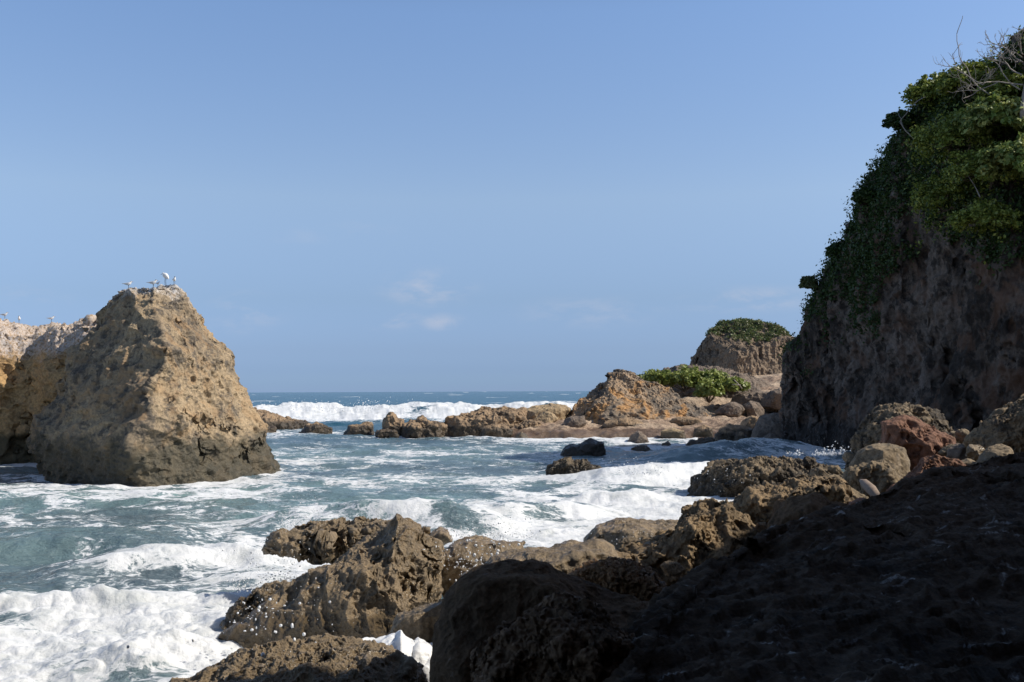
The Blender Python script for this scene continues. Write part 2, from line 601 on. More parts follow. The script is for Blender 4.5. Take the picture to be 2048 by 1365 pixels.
M = {}
M['stack'] = rock_mat('stack_limestone', (0.44, 0.335, 0.21), (0.27, 0.215, 0.15), (0.10, 0.088, 0.075), 1.0, 0.55, wet=1.8,  # dark tones and raised damp band: part damp, part shade put into the colour
                      wet_col=(0.06, 0.055, 0.035), guano=(7.1, (0.72, 0.69, 0.66), 0.85), algae=None, bump=0.7, bump_s=6.0,
                      tint=((0.42, 0.27, 0.14), 0.5))
M['wall'] = rock_mat('guano_limestone', (0.52, 0.34, 0.16), (0.40, 0.26, 0.13), (0.13, 0.10, 0.07), 0.9, 0.38, wet=1.6,
                     wet_col=(0.06, 0.055, 0.03), guano=(4.9, (0.62, 0.57, 0.54), 0.72), bump=0.7, bump_s=5.0)
M['far'] = rock_mat('far_reef_rock', (0.38, 0.27, 0.17), (0.28, 0.20, 0.13), (0.09, 0.075, 0.06), 0.7, 0.5, wet=0.8, bump=0.6, bump_s=3.5)
M['tan'] = rock_mat('tan_block_rock', (0.44, 0.33, 0.20), (0.36, 0.27, 0.17), (0.16, 0.12, 0.08), 0.7, 0.25, wet=0.5, bump=0.5, bump_s=3.0)
M['outcrop'] = rock_mat('outcrop_rock', (0.42, 0.31, 0.21), (0.28, 0.23, 0.18), (0.12, 0.11, 0.10), 0.6, 0.6, bump=0.7, bump_s=3.0,
                        tint=((0.52, 0.29, 0.12), 0.85))
M['hill'] = rock_mat('hill_rock', (0.30, 0.22, 0.15), (0.21, 0.16, 0.115), (0.09, 0.073, 0.06), 0.5, 0.45, bump=0.7, bump_s=2.5, streak=0.25)
M['grey'] = rock_mat('grey_karst', (0.24, 0.19, 0.15), (0.18, 0.145, 0.12), (0.085, 0.072, 0.062), 0.9, 0.5, bump=0.7, bump_s=4.0)
M['black'] = rock_mat('wet_black_rock', (0.07, 0.055, 0.045), (0.055, 0.045, 0.038), (0.03, 0.026, 0.022), 1.2, 0.4, wet=0.9, rough=0.7, bump=0.6, bump_s=8.0)
M['reef'] = rock_mat('jagged_reef_rock', (0.25, 0.19, 0.12), (0.14, 0.11, 0.075), (0.04, 0.034, 0.028), 1.6, 0.6, wet=0.7, wet_col=(0.05, 0.04, 0.028),
                     bump=0.9, bump_s=10.0, rough=0.7)
M['wetbrown'] = rock_mat('wet_brown_rock', (0.27, 0.20, 0.12), (0.20, 0.15, 0.09), (0.09, 0.07, 0.045), 1.6, 0.35, wet=0.5,
                         wet_col=(0.10, 0.075, 0.045), rough=0.55, wetness=0.4, bump=0.75, bump_s=14.0, spec=0.6)
M['golden'] = rock_mat('golden_crag', (0.33, 0.235, 0.135), (0.20, 0.15, 0.095), (0.065, 0.052, 0.04), 1.8, 0.5, bump=0.85, bump_s=12.0, rough=0.75)
M['tanboulder'] = rock_mat('tan_boulder', (0.26, 0.20, 0.13), (0.19, 0.15, 0.10), (0.08, 0.064, 0.046), 1.2, 0.45, bump=0.6, bump_s=9.0,
                           tint=((0.34, 0.29, 0.24), 0.4))
M['red'] = rock_mat('red_sandstone', (0.23, 0.12, 0.078), (0.18, 0.10, 0.068), (0.11, 0.06, 0.042), 1.4, 0.25, bump=0.6, bump_s=10.0)
M['nodular'] = rock_mat('nodular_rust_rock', (0.36, 0.21, 0.10), (0.24, 0.15, 0.08), (0.09, 0.055, 0.035), 3.0, 0.45, bump=1.0, bump_s=18.0, rough=0.6,
                        wetness=0.3)
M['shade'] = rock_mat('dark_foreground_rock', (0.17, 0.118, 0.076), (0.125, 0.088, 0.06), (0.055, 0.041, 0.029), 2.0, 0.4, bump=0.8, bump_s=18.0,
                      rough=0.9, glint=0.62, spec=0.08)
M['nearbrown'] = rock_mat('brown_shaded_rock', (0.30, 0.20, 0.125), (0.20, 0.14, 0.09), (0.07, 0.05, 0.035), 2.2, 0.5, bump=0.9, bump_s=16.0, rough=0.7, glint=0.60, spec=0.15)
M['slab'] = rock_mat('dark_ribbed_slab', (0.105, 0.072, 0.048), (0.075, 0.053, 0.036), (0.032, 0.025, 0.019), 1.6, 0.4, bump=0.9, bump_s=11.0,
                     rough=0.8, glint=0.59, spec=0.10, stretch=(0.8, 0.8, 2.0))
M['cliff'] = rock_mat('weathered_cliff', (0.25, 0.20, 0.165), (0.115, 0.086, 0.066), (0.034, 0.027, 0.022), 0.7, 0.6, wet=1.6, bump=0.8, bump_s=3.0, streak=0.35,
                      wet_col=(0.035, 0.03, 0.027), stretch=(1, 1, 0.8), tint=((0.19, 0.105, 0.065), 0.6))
M['sandrock'] = rock_mat('shelf_rock', (0.52, 0.41, 0.30), (0.42, 0.30, 0.215), (0.17, 0.12, 0.09), 0.9, 0.55, wet=0.6, wet_col=(0.12, 0.075, 0.05),
                         bump=0.6, bump_s=2.5)
M['gravel'] = rock_mat('shore_gravel', (0.12, 0.09, 0.065), (0.09, 0.07, 0.05), (0.04, 0.035, 0.03), 2.0, 0.5, bump=0.8, bump_s=9.0)
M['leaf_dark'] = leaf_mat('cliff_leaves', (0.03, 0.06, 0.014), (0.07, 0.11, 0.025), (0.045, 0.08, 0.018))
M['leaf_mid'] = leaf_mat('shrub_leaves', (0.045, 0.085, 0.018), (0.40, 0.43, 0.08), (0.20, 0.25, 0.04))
M['leaf_big'] = leaf_mat('broad_leaves', (0.08, 0.14, 0.03), (0.46, 0.48, 0.16), (0.18, 0.25, 0.05), 0.45)
M['leaf_grape'] = leaf_mat('sea_grape_leaves', (0.15, 0.21, 0.045), (0.40, 0.42, 0.13), (0.24, 0.29, 0.07), 0.45)
M['leaf_dry'] = leaf_mat('dry_scrub', (0.16, 0.15, 0.08), (0.14, 0.19, 0.05), (0.08, 0.12, 0.03))
M['twig'] = plain_mat('bare_twig', (0.30, 0.26, 0.22), 0.8)
M['branch'] = plain_mat('bark', (0.16, 0.13, 0.10), 0.8)
M['white'] = plain_mat('white_feathers', (0.86, 0.85, 0.82), 0.8)
M['greyf'] = plain_mat('grey_feathers', (0.45, 0.46, 0.48), 0.8)
M['blackf'] = plain_mat('black_feathers', (0.03, 0.03, 0.035), 0.6)
M['bill'] = plain_mat('orange_bill', (0.55, 0.20, 0.05), 0.5)
M['driftwood'] = plain_mat('driftwood', (0.27, 0.20, 0.15), 0.8)

# sea foam blobs and spray
m, t = new_mat('white_foam')
pr = t.n('ShaderNodeBsdfPrincipled', {'Base Color': (0.80, 0.81, 0.82, 1), 'Roughness': 0.45, 'Subsurface Weight': 0.0})
tcn = t.n('ShaderNodeTexCoord')
bn = t.noise(tcn.outputs['Object'], 24.0, 6.0, 0.6)
bp = t.n('ShaderNodeBump', {'Strength': 0.25, 'Distance': 0.04, 'Height': bn})
t.t.links.new(bp.outputs[0], pr.inputs['Normal'])
t.n('ShaderNodeOutputMaterial', {0: pr.outputs[0]})
M['foam'] = m

# sea water: surface colour from the depth attribute, foam from the foam attribute broken up by noise
m, t = new_mat('sea_water')
geo = t.n('ShaderNodeNewGeometry')
pos = geo.outputs['Position']
fo = t.n('ShaderNodeAttribute', attribute_name='foam').outputs['Fac']
hu = t.n('ShaderNodeAttribute', attribute_name='hue').outputs['Fac']
ds = t.n('ShaderNodeAttribute', attribute_name='dist').outputs['Fac']
lk = t.n('ShaderNodeAttribute', attribute_name='lace').outputs['Fac']
warp = t.noise(pos, 0.5, 4.0, 0.6, 0.0, out=1)
wv = t.n('ShaderNodeVectorMath', {0: warp, 1: (0.5, 0.5, 0.5)}, operation='SUBTRACT').outputs[0]
wp = t.n('ShaderNodeVectorMath', {0: wv, 1: (1.6, 1.1, 0.0), 2: pos}, operation='MULTIPLY_ADD').outputs[0]


def web(scale, sx_, width):
    """Thin crooked foam lines: where a noise crosses its middle value."""
    nn_ = t.noise(t.vscale(wp, (sx_, 1.0, 1.0)), scale, 5.0, 0.62, 0.2)
    a_ = t.math('ABSOLUTE', t.math('SUBTRACT', nn_, 0.5))
    return t.math('SUBTRACT', 1.0, t.smooth(a_, 0.0, width))


patch = t.noise(t.vscale(wp, (0.42, 1.0, 1.0)), 1.1, 9.0, 0.66, 0.2)
grain = t.noise(t.vscale(pos, (0.6, 1.0, 1.0)), 7.5, 6.0, 0.72)
lines = t.math('ADD', t.math('MULTIPLY', web(0.9, 0.5, 0.07), 0.18), t.math('ADD', t.math('MULTIPLY', web(2.4, 0.5, 0.08), 0.19), t.math('MULTIPLY', web(6.0, 0.6, 0.09), 0.14)))
pat = t.math('ADD', t.math('ADD', patch, lines), t.math('MULTIPLY', t.math('SUBTRACT', grain, 0.5), 0.55))
# pat lies round 0.65
fv = t.math('ADD', pat, t.math('MULTIPLY', t.math('SUBTRACT', fo, 0.5), 1.0))
mask = t.smooth(fv, 0.66, 0.86)
thin = t.smooth(fv, 0.45, 0.85)
deep = t.mix(hu, (0.105, 0.150, 0.175), (0.21, 0.34, 0.335))
deep = t.mix(t.smooth(ds, 0.3, 0.75), deep, (0.014, 0.085, 0.125))
wc = t.mix(t.math('MULTIPLY', thin, 0.75), deep, (0.38, 0.46, 0.49))
tint = t.mix(t.math('MULTIPLY', t.smooth(t.noise(wp, 1.1, 6.0, 0.62), 0.46, 0.72), 0.8), (0.78, 0.79, 0.80), (0.50, 0.52, 0.51))
tint = t.mix(t.math('MULTIPLY', t.math('SUBTRACT', 0.45, lines, clamp=True), 0.9), tint, (0.50, 0.54, 0.55))
bs1 = t.noise(t.vscale(wp, (0.6, 1.0, 1.0)), 3.5, 8.0, 0.66)
bs2 = t.noise(pos, 11.0, 5.0, 0.6)
hgt = t.math('ADD', t.math('MULTIPLY', bs1, 0.26), t.math('MULTIPLY', bs2, 0.04))
bpw = t.n('ShaderNodeBump', {'Strength': 0.8, 'Distance': 1.0, 'Height': hgt})
bpf = t.n('ShaderNodeBump', {'Strength': 0.6, 'Distance': 1.0, 'Height': t.math('ADD', t.math('MULTIPLY', bs2, 0.05), t.math('MULTIPLY', t.noise(pos, 38.0, 4.0, 0.6), 0.012))})
wsh = t.n('ShaderNodeBsdfPrincipled', {'Base Color': wc, 'Roughness': 0.22, 'IOR': 1.33, 'Specular IOR Level': 0.45, 'Normal': bpw.outputs[0]})
fsh = t.n('ShaderNodeBsdfPrincipled', {'Base Color': tint, 'Subsurface Weight': 0.5, 'Subsurface Radius': (1.0, 1.0, 1.0), 'Subsurface Scale': 0.12, 'Roughness': 0.7, 'Specular IOR Level': 0.3, 'Normal': bpf.outputs[0]})
mx = t.n('ShaderNodeMixShader', {0: mask, 1: wsh.outputs[0], 2: fsh.outputs[0]})
t.n('ShaderNodeOutputMaterial', {0: mx.outputs[0]})
M['sea'] = m
# ------------------------------------------------------------------ the sea
def rows_from_y():
    ys = []
    y = 700.0                                   # photo pixels below the horizon, near to far
    while y > 0.25:
        Yd = FPX * CAMZ / y
        ys.append(Yd)
        st = 0.95
        if Yd > 70:
            st = 0.42
        if Yd > 260:
            st = 0.8
        y -= st
    ys += [40000.0 * 0.6, 60000.0]
    return np.array(ys)


ROWS = rows_from_y()
xc = np.concatenate([np.linspace(-5200, -700, 90), np.arange(-640, 2200, 1.6), np.linspace(2260, 6200, 80)])
XX = np.outer(ROWS, (xc - 1024.0) / FPX)
YY = np.repeat(ROWS[:, None], len(xc), 1)
sx, sy = XX.ravel(), YY.ravel()
NR, NC = XX.shape


def blob(x, y, px, py, rx, ry, z=0.0):
    """Soft patch on the water: centre and radii read off the photo, laid out on the water in metres."""
    c = W(px, py, z)
    ex = abs(W(px + rx, py, z)[0] - c[0])
    e1 = abs(W(px, py - ry, z)[1] - c[1])
    e2 = abs(W(px, py + ry, z)[1] - c[1])
    dy = y - c[1]
    q = ((x - c[0]) / ex) ** 2 + np.where(dy > 0, dy / e1, dy / e2) ** 2
    return np.exp(-q * 1.1)


def noise2(x, y, s, o=0.0, octs=3):
    return fbm(np.stack([x / s + o, y / s - o, np.full_like(x, o * 0.37 + 0.5)], 1), octs)


H = np.zeros_like(sx)
FO = np.full_like(sx, 0.42)
HU = np.zeros_like(sx)
far = sstep(sy, 78, 105)
wob = noise2(sx, sy, 9.0, 3.1, 2) * 3.0
# swell and chop
for wl, ang, am in ((7.5, 82, 0.055), (4.4, 100, 0.045), (2.6, 70, 0.028), (1.5, 110, 0.016)):
    a = R(ang)
    H += am * np.sin((sx * math.cos(a) + sy * math.sin(a) + wob * wl * 0.16) * 2 * math.pi / wl + wl) * (1 - far) * sstep(120 / wl / 60 * 60 - sy * 0 + 0 * sx, -1, 0)
chop = noise2(sx, sy * 1.6, 1.3, 9.0, 4)
H += chop * 0.17 * (1 - far)
H += noise2(sx * 0.6, sy, 3.6, 19.0, 3) * 0.16 * (1 - far)
H += far * (noise2(sx * 0.5, sy, 7.0, 4.0, 4) * 0.85 + noise2(sx, sy, 2.2, 8.0, 2) * 0.16 * sstep(400 - sy, 0, 300))
FO += noise2(sx * 0.45, sy, 3.2, 5.0, 4) * 0.46 * (1 - far)
FO = FO * (1 - far) + far * 0.0
# white caps out at sea
capn = noise2(sx * 0.28, sy * 1.0, 11.0, 2.0, 3)
FO += far * sstep(capn, 0.30, 0.44) * 0.62 * sstep(sy, 120, 150)

# the line of breakers outside the reef
xr = sx / sy
cy = 124 + noise2(sx, sx * 0, 26.0, 6.0, 2) * 9
# crest height read along the breaker
prof_x = np.array([-0.6, -0.30, -0.262, -0.235, -0.222, -0.205, -0.17, -0.14, -0.11, -0.085, -0.04, 0.0, 0.03, 0.06, 0.2])
prof_h = np.array([1.2, 1.3, 1.65, 1.7, 1.9, 1.85, 1.5, 1.45, 1.65, 1.75, 1.6, 1.65, 1.7, 1.6, 1.3])
hh = np.interp(xr, prof_x, prof_h) * (1 + 0.13 * noise2(sx, sy * 0, 3.0, 7.0, 4))
dy = sy - cy
face = np.exp(-np.where(dy < 0, dy / 7.5, dy / 2.6) ** 2)
H += hh * face * sstep(xr, -0.75, -0.5) * 1.0
lump = noise2(sx, sy, 1.6, 11.0, 4)
front = np.exp(-np.where(dy < 0, dy / 14.0, dy / 1.6) ** 4)
hole = sstep(noise2(sx * 0.6, sy * 0.5, 5.0, 12.0, 3), 0.10, 0.34)
FO += front * (1.05 - 0.75 * hole * np.exp(-((dy + 4) / 5) ** 2))
H += front * (lump * 0.55 + 0.1)
# second breaker behind on the right
cy2 = 158 + noise2(sx, sx * 0, 30.0, 16.0, 2) * 5
dy2 = sy - cy2
g2 = np.exp(-((xr + 0.085) / 0.045) ** 4)
H += 1.7 * g2 * np.exp(-np.where(dy2 < 0, dy2 / 9.0, dy2 / 3.0) ** 2) * (1 + 0.2 * lump)
FO += 1.2 * g2 * np.exp(-np.where(dy2 < 0, dy2 / 14.0, dy2 / 2.0) ** 4)

# foam patches in the cove: px, py, rx, ry, amount
for px, py, rx, ry, am in (
    (150, 1290, 420, 80, 1.1), (60, 1235, 300, 36, 0.7), (420, 1255, 260, 70, 0.8), (330, 1355, 420, 60, 1.0),
    (570, 1130, 150, 36, 0.8), (400, 1110, 120, 14, 0.25), (250, 1130, 260, 14, 0.3), (700, 1020, 130, 12, 0.12),
    (560, 1075, 90, 10, 0.15), (1080, 1050, 170, 26, 0.4), (1220, 1035, 260, 42, 0.95), (1330, 1010, 230, 25, 0.9), (1150, 1090, 220, 40, 0.95),
    (1000, 1110, 110, 40, 0.6), (940, 1190, 90, 60, 0.9), (850, 1300, 160, 90, 1.0), (1280, 950, 120, 20, 0.75), (1400, 960, 120, 24, 0.8), (1130, 985, 200, 14, 0.45),
    (1640, 910, 110, 16, 1.0), (1480, 885, 90, 8, 0.55), (1330, 884, 120, 9, 0.65), (1200, 878, 200, 5, 0.5), (1050, 878, 100, 5, 0.45),
    (300, 966, 330, 9, 0.55), (120, 990, 320, 18, 0.42), (420, 985, 240, 12, 0.35), (60, 928, 120, 5, 0.45), (540, 852, 90, 8, 0.85), (980, 872, 60, 5, 0.3),
    (760, 920, 300, 9, 0.16), (900, 955, 260, 10, 0.2), (700, 960, 200, 8, 0.16), (430, 1055, 320, 8, 0.14), (1120, 955, 90, 9, 0.5)):
    FO += 0.78 * am * blob(sx, sy, px, py, rx, ry)
FO = np.where(sy < 78, np.minimum(FO, 0.58 + 0.26 * np.tanh((FO - 0.58) / 0.5)), FO)
for px, py, rx, ry, am in ((200, 1075, 330, 26, 0.22), (100, 1125, 220, 16, 0.22), (760, 880, 300, 10, 0.16), (1330, 915, 240, 13, 0.30),
                           (850, 1000, 200, 12, 0.1), (640, 945, 180, 9, 0.08), (820, 858, 160, 6, 0.3), (200, 1040, 300, 12, 0.12)):
    FO -= am * blob(sx, sy, px, py, rx, ry)
for px, py, rx, ry, am in ((220, 995, 330, 20, 0.8), (700, 905, 320, 16, 0.35), (760, 1010, 240, 24, 0.6), (760, 1035, 260, 26, 1.1), (1200, 900, 260, 10, 0.35), (600, 975, 240, 12, 0.4),
                           (980, 960, 260, 20, 0.4)):
    HU += am * blob(sx, sy, px, py, rx, ry)
HU = np.clip(HU + 0.14 + 0.45 * noise2(sx, sy, 5.0, 21.0, 2), 0, 1)


def bump_wave(px0, py0, px1, py1, h, front, back, foam=0.0, curl=0.0, seed=0.0):
    """A wave ridge between two points of the water (read off the photo), steep on the side toward the shore."""
    global H, FO
    a, b = W(px0, py0)[:2], W(px1, py1)[:2]
    L = np.linalg.norm(b - a)
    u = (b - a) / L
    nrm = np.array([-u[1], u[0]])
    if nrm[1] < 0:
        nrm = -nrm
    rx_, ry_ = sx - a[0], sy - a[1]
    s_ = (rx_ * u[0] + ry_ * u[1]) / L
    d_ = rx_ * nrm[0] + ry_ * nrm[1] + noise2(sx, sy, 1.9, 30 + seed, 2) * front * 0.7
    env = np.exp(-((s_ - 0.5) / 0.5) ** 4)
    w_ = env * np.exp(-np.where(d_ < 0, d_ / front, d_ / back) ** 2)
    H += h * w_ * (1 + 0.25 * noise2(sx, sy, 0.9, 40 + seed, 3))
    FO += foam * env * np.exp(-np.where(d_ < 0, d_ / (front * 1.5), d_ / (back * 0.35)) ** 2)


bump_wave(540, 1050, 1000, 1062, 0.62, 0.8, 2.2, 0.0, seed=1)
bump_wave(1180, 968, 1480, 950, 0.55, 0.9, 2.4, 0.3, seed=2)
bump_wave(1140, 1003, 1320, 1000, 0.35, 0.5, 1.3, 0.6, seed=3)
bump_wave(1340, 925, 1640, 905, 0.85, 1.3, 2.4, 0.0, seed=4)
bump_wave(120, 1150, 560, 1120, 0.42, 0.6, 1.6, 0.35, seed=5)
bump_wave(-100, 1215, 420, 1195, 0.22, 0.35, 1.2, 0.5, seed=6)
bump_wave(900, 1040, 1200, 1020, 0.4, 0.6, 1.6, 0.15, seed=7)
bump_wave(-200, 1000, 520, 1012, 0.25, 0.8, 2.0, 0.1, seed=8)
bump_wave(-200, 1100, 400, 1090, 0.3, 0.8, 2.0, 0.0, seed=9)
bump_wave(200, 1320, 520, 1275, 0.25, 0.5, 0.6, 0.6, seed=10)
wash = sstep(noise2(sx, sy * 1.2, 2.2, 63.0, 4), 0.02, 0.36)
FO -= 0.42 * wash * (sy < 70)
# churned foam stands up in soft lumps
near = np.exp(-((sy - 9) / 8.0) ** 2)
thick = sstep(FO, 0.60, 0.88) * (1 - far)
pp = np.stack([sx, sy, H], 1)
idx = np.where((thick > 0.01) & (sy < 80))[0]
q = pp[idx]
bl = fbm(q / np.array([0.75, 0.66, 1.0]), 5, 0.45, billow=True)
bl2 = fbm(q / 1.7 + 9, 3)
H[idx] += thick[idx] * ((bl + 0.05) * (0.08 + 0.08 * near[idx]) + bl2 * (0.05 + 0.20 * near[idx]))
H -= 0.05
seav = np.stack([sx, sy, H], 1)
# horizontal curl: crests lean toward the shore a little
seav[idx, 0] += thick[idx] * fbm(q / 0.9 + 31, 2) * 0.07 * near[idx]
seav[idx, 1] += thick[idx] * fbm(q / 0.9 + 57, 2) * 0.07 * near[idx]
sea = build('sea_water', seav, grid_faces(NR, NC)[:, ::-1], M['sea'], attrs={'foam': np.clip(FO, -0.2, 1.5), 'hue': HU, 'dist': np.clip(sy / 150.0, 0, 1), 'lace': FO})
tag(sea, kind='structure')


def sea_height(x, y):
    r = int(np.argmin(np.abs(ROWS - y)))
    c = int(np.argmin(np.abs(XX[r] - x)))
    return seav[r * NC + c, 2]


# sea bed so that nothing is seen through gaps at the shore
# ------------------------------------------------------------------ recipes
KARST = dict(big=0.05, ridge=0.03, ridge_s=0.22, pits=((0.22, 0.9), (0.09, 0.32)), fine=(0.04, 0.30), crag=0.4)
JAG = dict(big=0.10, ridge=0.07, ridge_s=0.30, pits=((0.10, 0.30),), fine=(0.05, 0.22), crag=0.9)
FARJ = dict(big=0.10, ridge=0.06, ridge_s=0.35, pits=((0.18, 0.9),), fine=(0.07, 0.55), crag=0.6)
SMOOTHR = dict(big=0.05, ridge=0.02, ridge_s=0.3, pits=((0.04, 0.25),), fine=(0.018, 0.22))
BLOCK = dict(big=0.04, ridge=0.03, ridge_s=0.3, pits=(), fine=(0.05, 0.5))
NEARJ = dict(big=0.08, ridge=0.075, ridge_s=0.42, pits=((0.10, 0.38), (0.035, 0.11)), fine=(0.026, 0.14), crag=0.8)
NEARS = dict(big=0.07, ridge=0.02, ridge_s=0.35, pits=((0.035, 0.2),), fine=(0.012, 0.10), crag=0.3)

# ------------------------------------------------------------------ sea stack and guano wall, left
SL = [(262, 584), (228, 590), (210, 603), (203, 612), (194, 640), (178, 655), (150, 680), (128, 705), (110, 745), (100, 790), (80, 815), (55, 845), (58, 880), (70, 905), (72, 945), (84, 1000)]
SL = [(x + 24 * math.exp(-((y - 780) / 80.0) ** 2), y) for x, y in SL]
SR = [(338, 584), (372, 592), (388, 618), (397, 650), (415, 680), (437, 706), (447, 740), (464, 766), (484, 795), (494, 818), (512, 840), (530, 870), (537, 905), (548, 935), (545, 965), (540, 1000)]
v, f = slices([(238, 579), (222, 590), (208, 603), (200, 614)] + SL[4:], [(358, 573), (374, 590), (388, 616)] + SR[3:],
              [(330, 576), (345, 620), (392, 690), (400, 730), (372, 780), (398, 825), (362, 870), (372, 920), (400, 1000)],
              [(578, 1.3), (620, 2.2), (700, 3.7), (800, 4.8), (870, 5.2), (960, 5.2), (1000, 5.1)],
              40.8, 3.2, n_ang=640, n_z=400, pf=1.24, pb=1.9, seed=3, turn=0.0,
              rec=dict(big=0.040, ridge=0.024, ridge_s=0.16, pits=((0.34, 1.25), (0.13, 0.42)), fine=(0.06, 0.42), crag=0.5))
stack_v = v
stack = build('sea_stack', v, f, M['stack'], origin=(P(300, 900, 40.3)[0], 40.3, v[:, 2].min()))
tag(stack, 'tall tan limestone sea stack standing alone in the cove with terns on its top', 'sea stack')

v, f = scarp([(-44, 30, 5.5), (-40, 37, 6.0), (-32, 43.5, 6.3), (-27.5, 46.3, 6.45), (-23.3, 48.6, 6.35), (-21.2, 46.6, 6.2), (-19.3, 44.8, 6.2), (-17.6, 44.2, 6.0), (-17.0, 45.5, 5.6), (-16.8, 47.5, 4.8), (-17.5, 52, 3.5)],
             (-0.35, 0.94), 12, 620, 200, 300, 9, lean=0.7, rough_h=0.5, drop=5.0, cove=0.5)
S = 8.0
v = roughen(v, f, S, 8, dict(big=0.05, ridge=0.03, ridge_s=0.18, pits=((0.40, 1.4), (0.14, 0.42)), fine=(0.06, 0.4), crag=0.5))
N = normals(v, f)
v = v + np.array([0, 0, 1.0]) * ((fbm(v / 0.45, 4, 0.6, ridged=True) - 0.2) * 0.28 * sstep(v[:, 2], 4.9, 6.0))[:, None]
guano_v = v
guano = build('rock_wall', v, f, M['wall'], origin=(-23, 46, -1.2))
tag(guano, 'pale ochre rock wall whitened by bird droppings behind the sea stack at the left edge', 'rock wall')

# ------------------------------------------------------------------ reef line and rocks in the sea
G = 'rocks breaking the water of the cove'
SEA_ROCKS = [
    # label, pts, Y, front, back, mat, seed, recipe
    ('long low brown reef sloping into the surf right of the sea stack', [(440, 868), (470, 815), (497, 820), (530, 824), (565, 836), (600, 846), (640, 853), (640, 870), (540, 872)], 92, 4, 4, 'far', 11, FARJ),
    ('small mound of brown rock at the foot of the low reef, nearer than it', [(480, 868), (505, 850), (530, 852), (558, 858), (552, 870)], 84, 2, 2, 'far', 12, FARJ),
    ('small pointed brown rock alone between the low reef and the reef chain', [(598, 868), (612, 852), (634, 846), (650, 852), (664, 858), (662, 870)], 82, 1.6, 1.6, 'far', 13, FARJ),
    ('low double-humped brown rock at the left end of the reef chain', [(688, 872), (698, 853), (722, 850), (735, 845), (749, 848), (750, 872)], 78, 1.5, 1.5, 'far', 14, FARJ),
    ('upright double-topped rock pillar standing in the reef chain against the breakers', [(763, 876), (766, 848), (774, 829), (786, 826), (794, 840), (806, 840), (809, 858), (808, 876)], 76, 1.3, 1.3, 'far', 15, FARJ),
    ('flat apron of light brown rock at the foot of the upright pillar', [(748, 874), (754, 862), (775, 860), (795, 862), (797, 874)], 73.5, 1.0, 1.0, 'far', 16, FARJ),
    ('jagged brown reef rock with a pointed top right of the upright pillar', [(804, 878), (808, 852), (820, 843), (834, 842), (845, 833), (858, 844), (870, 846), (890, 852), (900, 860), (902, 878)], 75, 2.0, 2.0, 'far', 17, FARJ),
    ('long rounded brown reef rock in the middle of the chain', [(866, 880), (872, 848), (900, 838), (935, 830), (960, 824), (990, 820), (1020, 819), (1044, 822), (1050, 845), (1040, 882), (940, 884)], 77, 2.6, 2.6, 'far', 18, FARJ),
    ('steep dark lower block against the front of the long reef rock', [(960, 884), (965, 858), (985, 848), (1010, 852), (1024, 862), (1026, 884)], 73, 1.4, 1.4, 'far', 19, FARJ),
    ('small tan pointed rock at the waterline before the brown shelf', [(1028, 886), (1034, 868), (1044, 864), (1056, 873), (1058, 886)], 71, 0.7, 0.7, 'tan', 20, BLOCK),
    ('tilted tan rock slab leaning above the reef chain against the breakers', [(1042, 850), (1044, 824), (1070, 812), (1106, 806), (1130, 810), (1142, 818), (1132, 832), (1120, 850), (1090, 860)], 80, 1.6, 1.8, 'tan', 21, BLOCK),
    ('smaller tan block lying in front of the tilted slab', [(1064, 870), (1066, 840), (1090, 824), (1104, 826), (1116, 838), (1100, 852), (1080, 868)], 77, 1.0, 1.0, 'tan', 22, BLOCK),
    ('dark brown boulder between the tan blocks and the shelf', [(1020, 878), (1030, 850), (1060, 840), (1085, 848), (1082, 866), (1070, 878)], 75.2, 1.0, 1.0, 'far', 23, FARJ),
    ('black boulder with a notched top standing alone in the cove', [(1112, 925), (1122, 897), (1143, 889), (1152, 892), (1182, 878), (1205, 886), (1211, 900), (1211, 925)], 52, 1.1, 1.1, 'black', 24, BLOCK),
    ('craggy brown rock in white water in front of the black boulder', [(1090, 966), (1098, 936), (1122, 924), (1136, 920), (1150, 928), (1164, 926), (1180, 934), (1204, 938), (1222, 948), (1220, 966)], 38.5, 0.9, 0.9, 'reef', 25, JAG),
    ('small dark pointed rock at the edge of the shelf', [(1252, 888), (1262, 872), (1277, 862), (1292, 872), (1298, 888)], 66, 0.9, 0.9, 'grey', 26, BLOCK),
    ('flat pale green rock awash between the shelf and the cliff shadow', [(1254, 908), (1266, 896), (1282, 892), (1300, 896), (1308, 908)], 57, 0.7, 0.7, 'far', 27, FARJ),
    ('tiny pointed rock in foam before the shelf', [(1322, 896), (1328, 886), (1336, 883), (1344, 896)], 61, 0.4, 0.4, 'far', 28, FARJ),
    ('low brown rock awash near the cliff foot, longest of those in foam', [(1368, 902), (1376, 884), (1400, 880), (1424, 878), (1432, 888), (1426, 902)], 60, 0.9, 0.9, 'far', 29, FARJ),
    ('rounded ribbed rock splashed white between the shelf and the cliff', [(1424, 900), (1430, 872), (1450, 858), (1470, 866), (1482, 884), (1480, 900)], 64, 1.0, 1.0, 'far', 30, FARJ),
    ('brown rock leaning out of the foam left of the cliff foot', [(1462, 904), (1466, 874), (1484, 866), (1498, 878), (1504, 904)], 62, 0.8, 0.8, 'far', 31, FARJ),
    ('smooth dark boulder leaning against the cliff foot', [(1500, 896), (1506, 860), (1520, 836), (1545, 828), (1575, 830), (1600, 860), (1600, 900)], 66, 1.8, 1.8, 'grey', 32, BLOCK),
    ('low grey boulder at the cliff foot with foam around it', [(1512, 908), (1520, 882), (1540, 866), (1556, 872), (1580, 895), (1580, 912)], 62, 1.0, 1.0, 'grey', 33, BLOCK),
]
for lb, pts, Y, fr, bk, mt, sd_, rc in SEA_ROCKS:
    rock('sea_rock', lb, 'rock', pts, Y, fr, bk, M[mt], G, p=2.4, rnd=4, seed=sd_, rec=rc, dens=1.5)

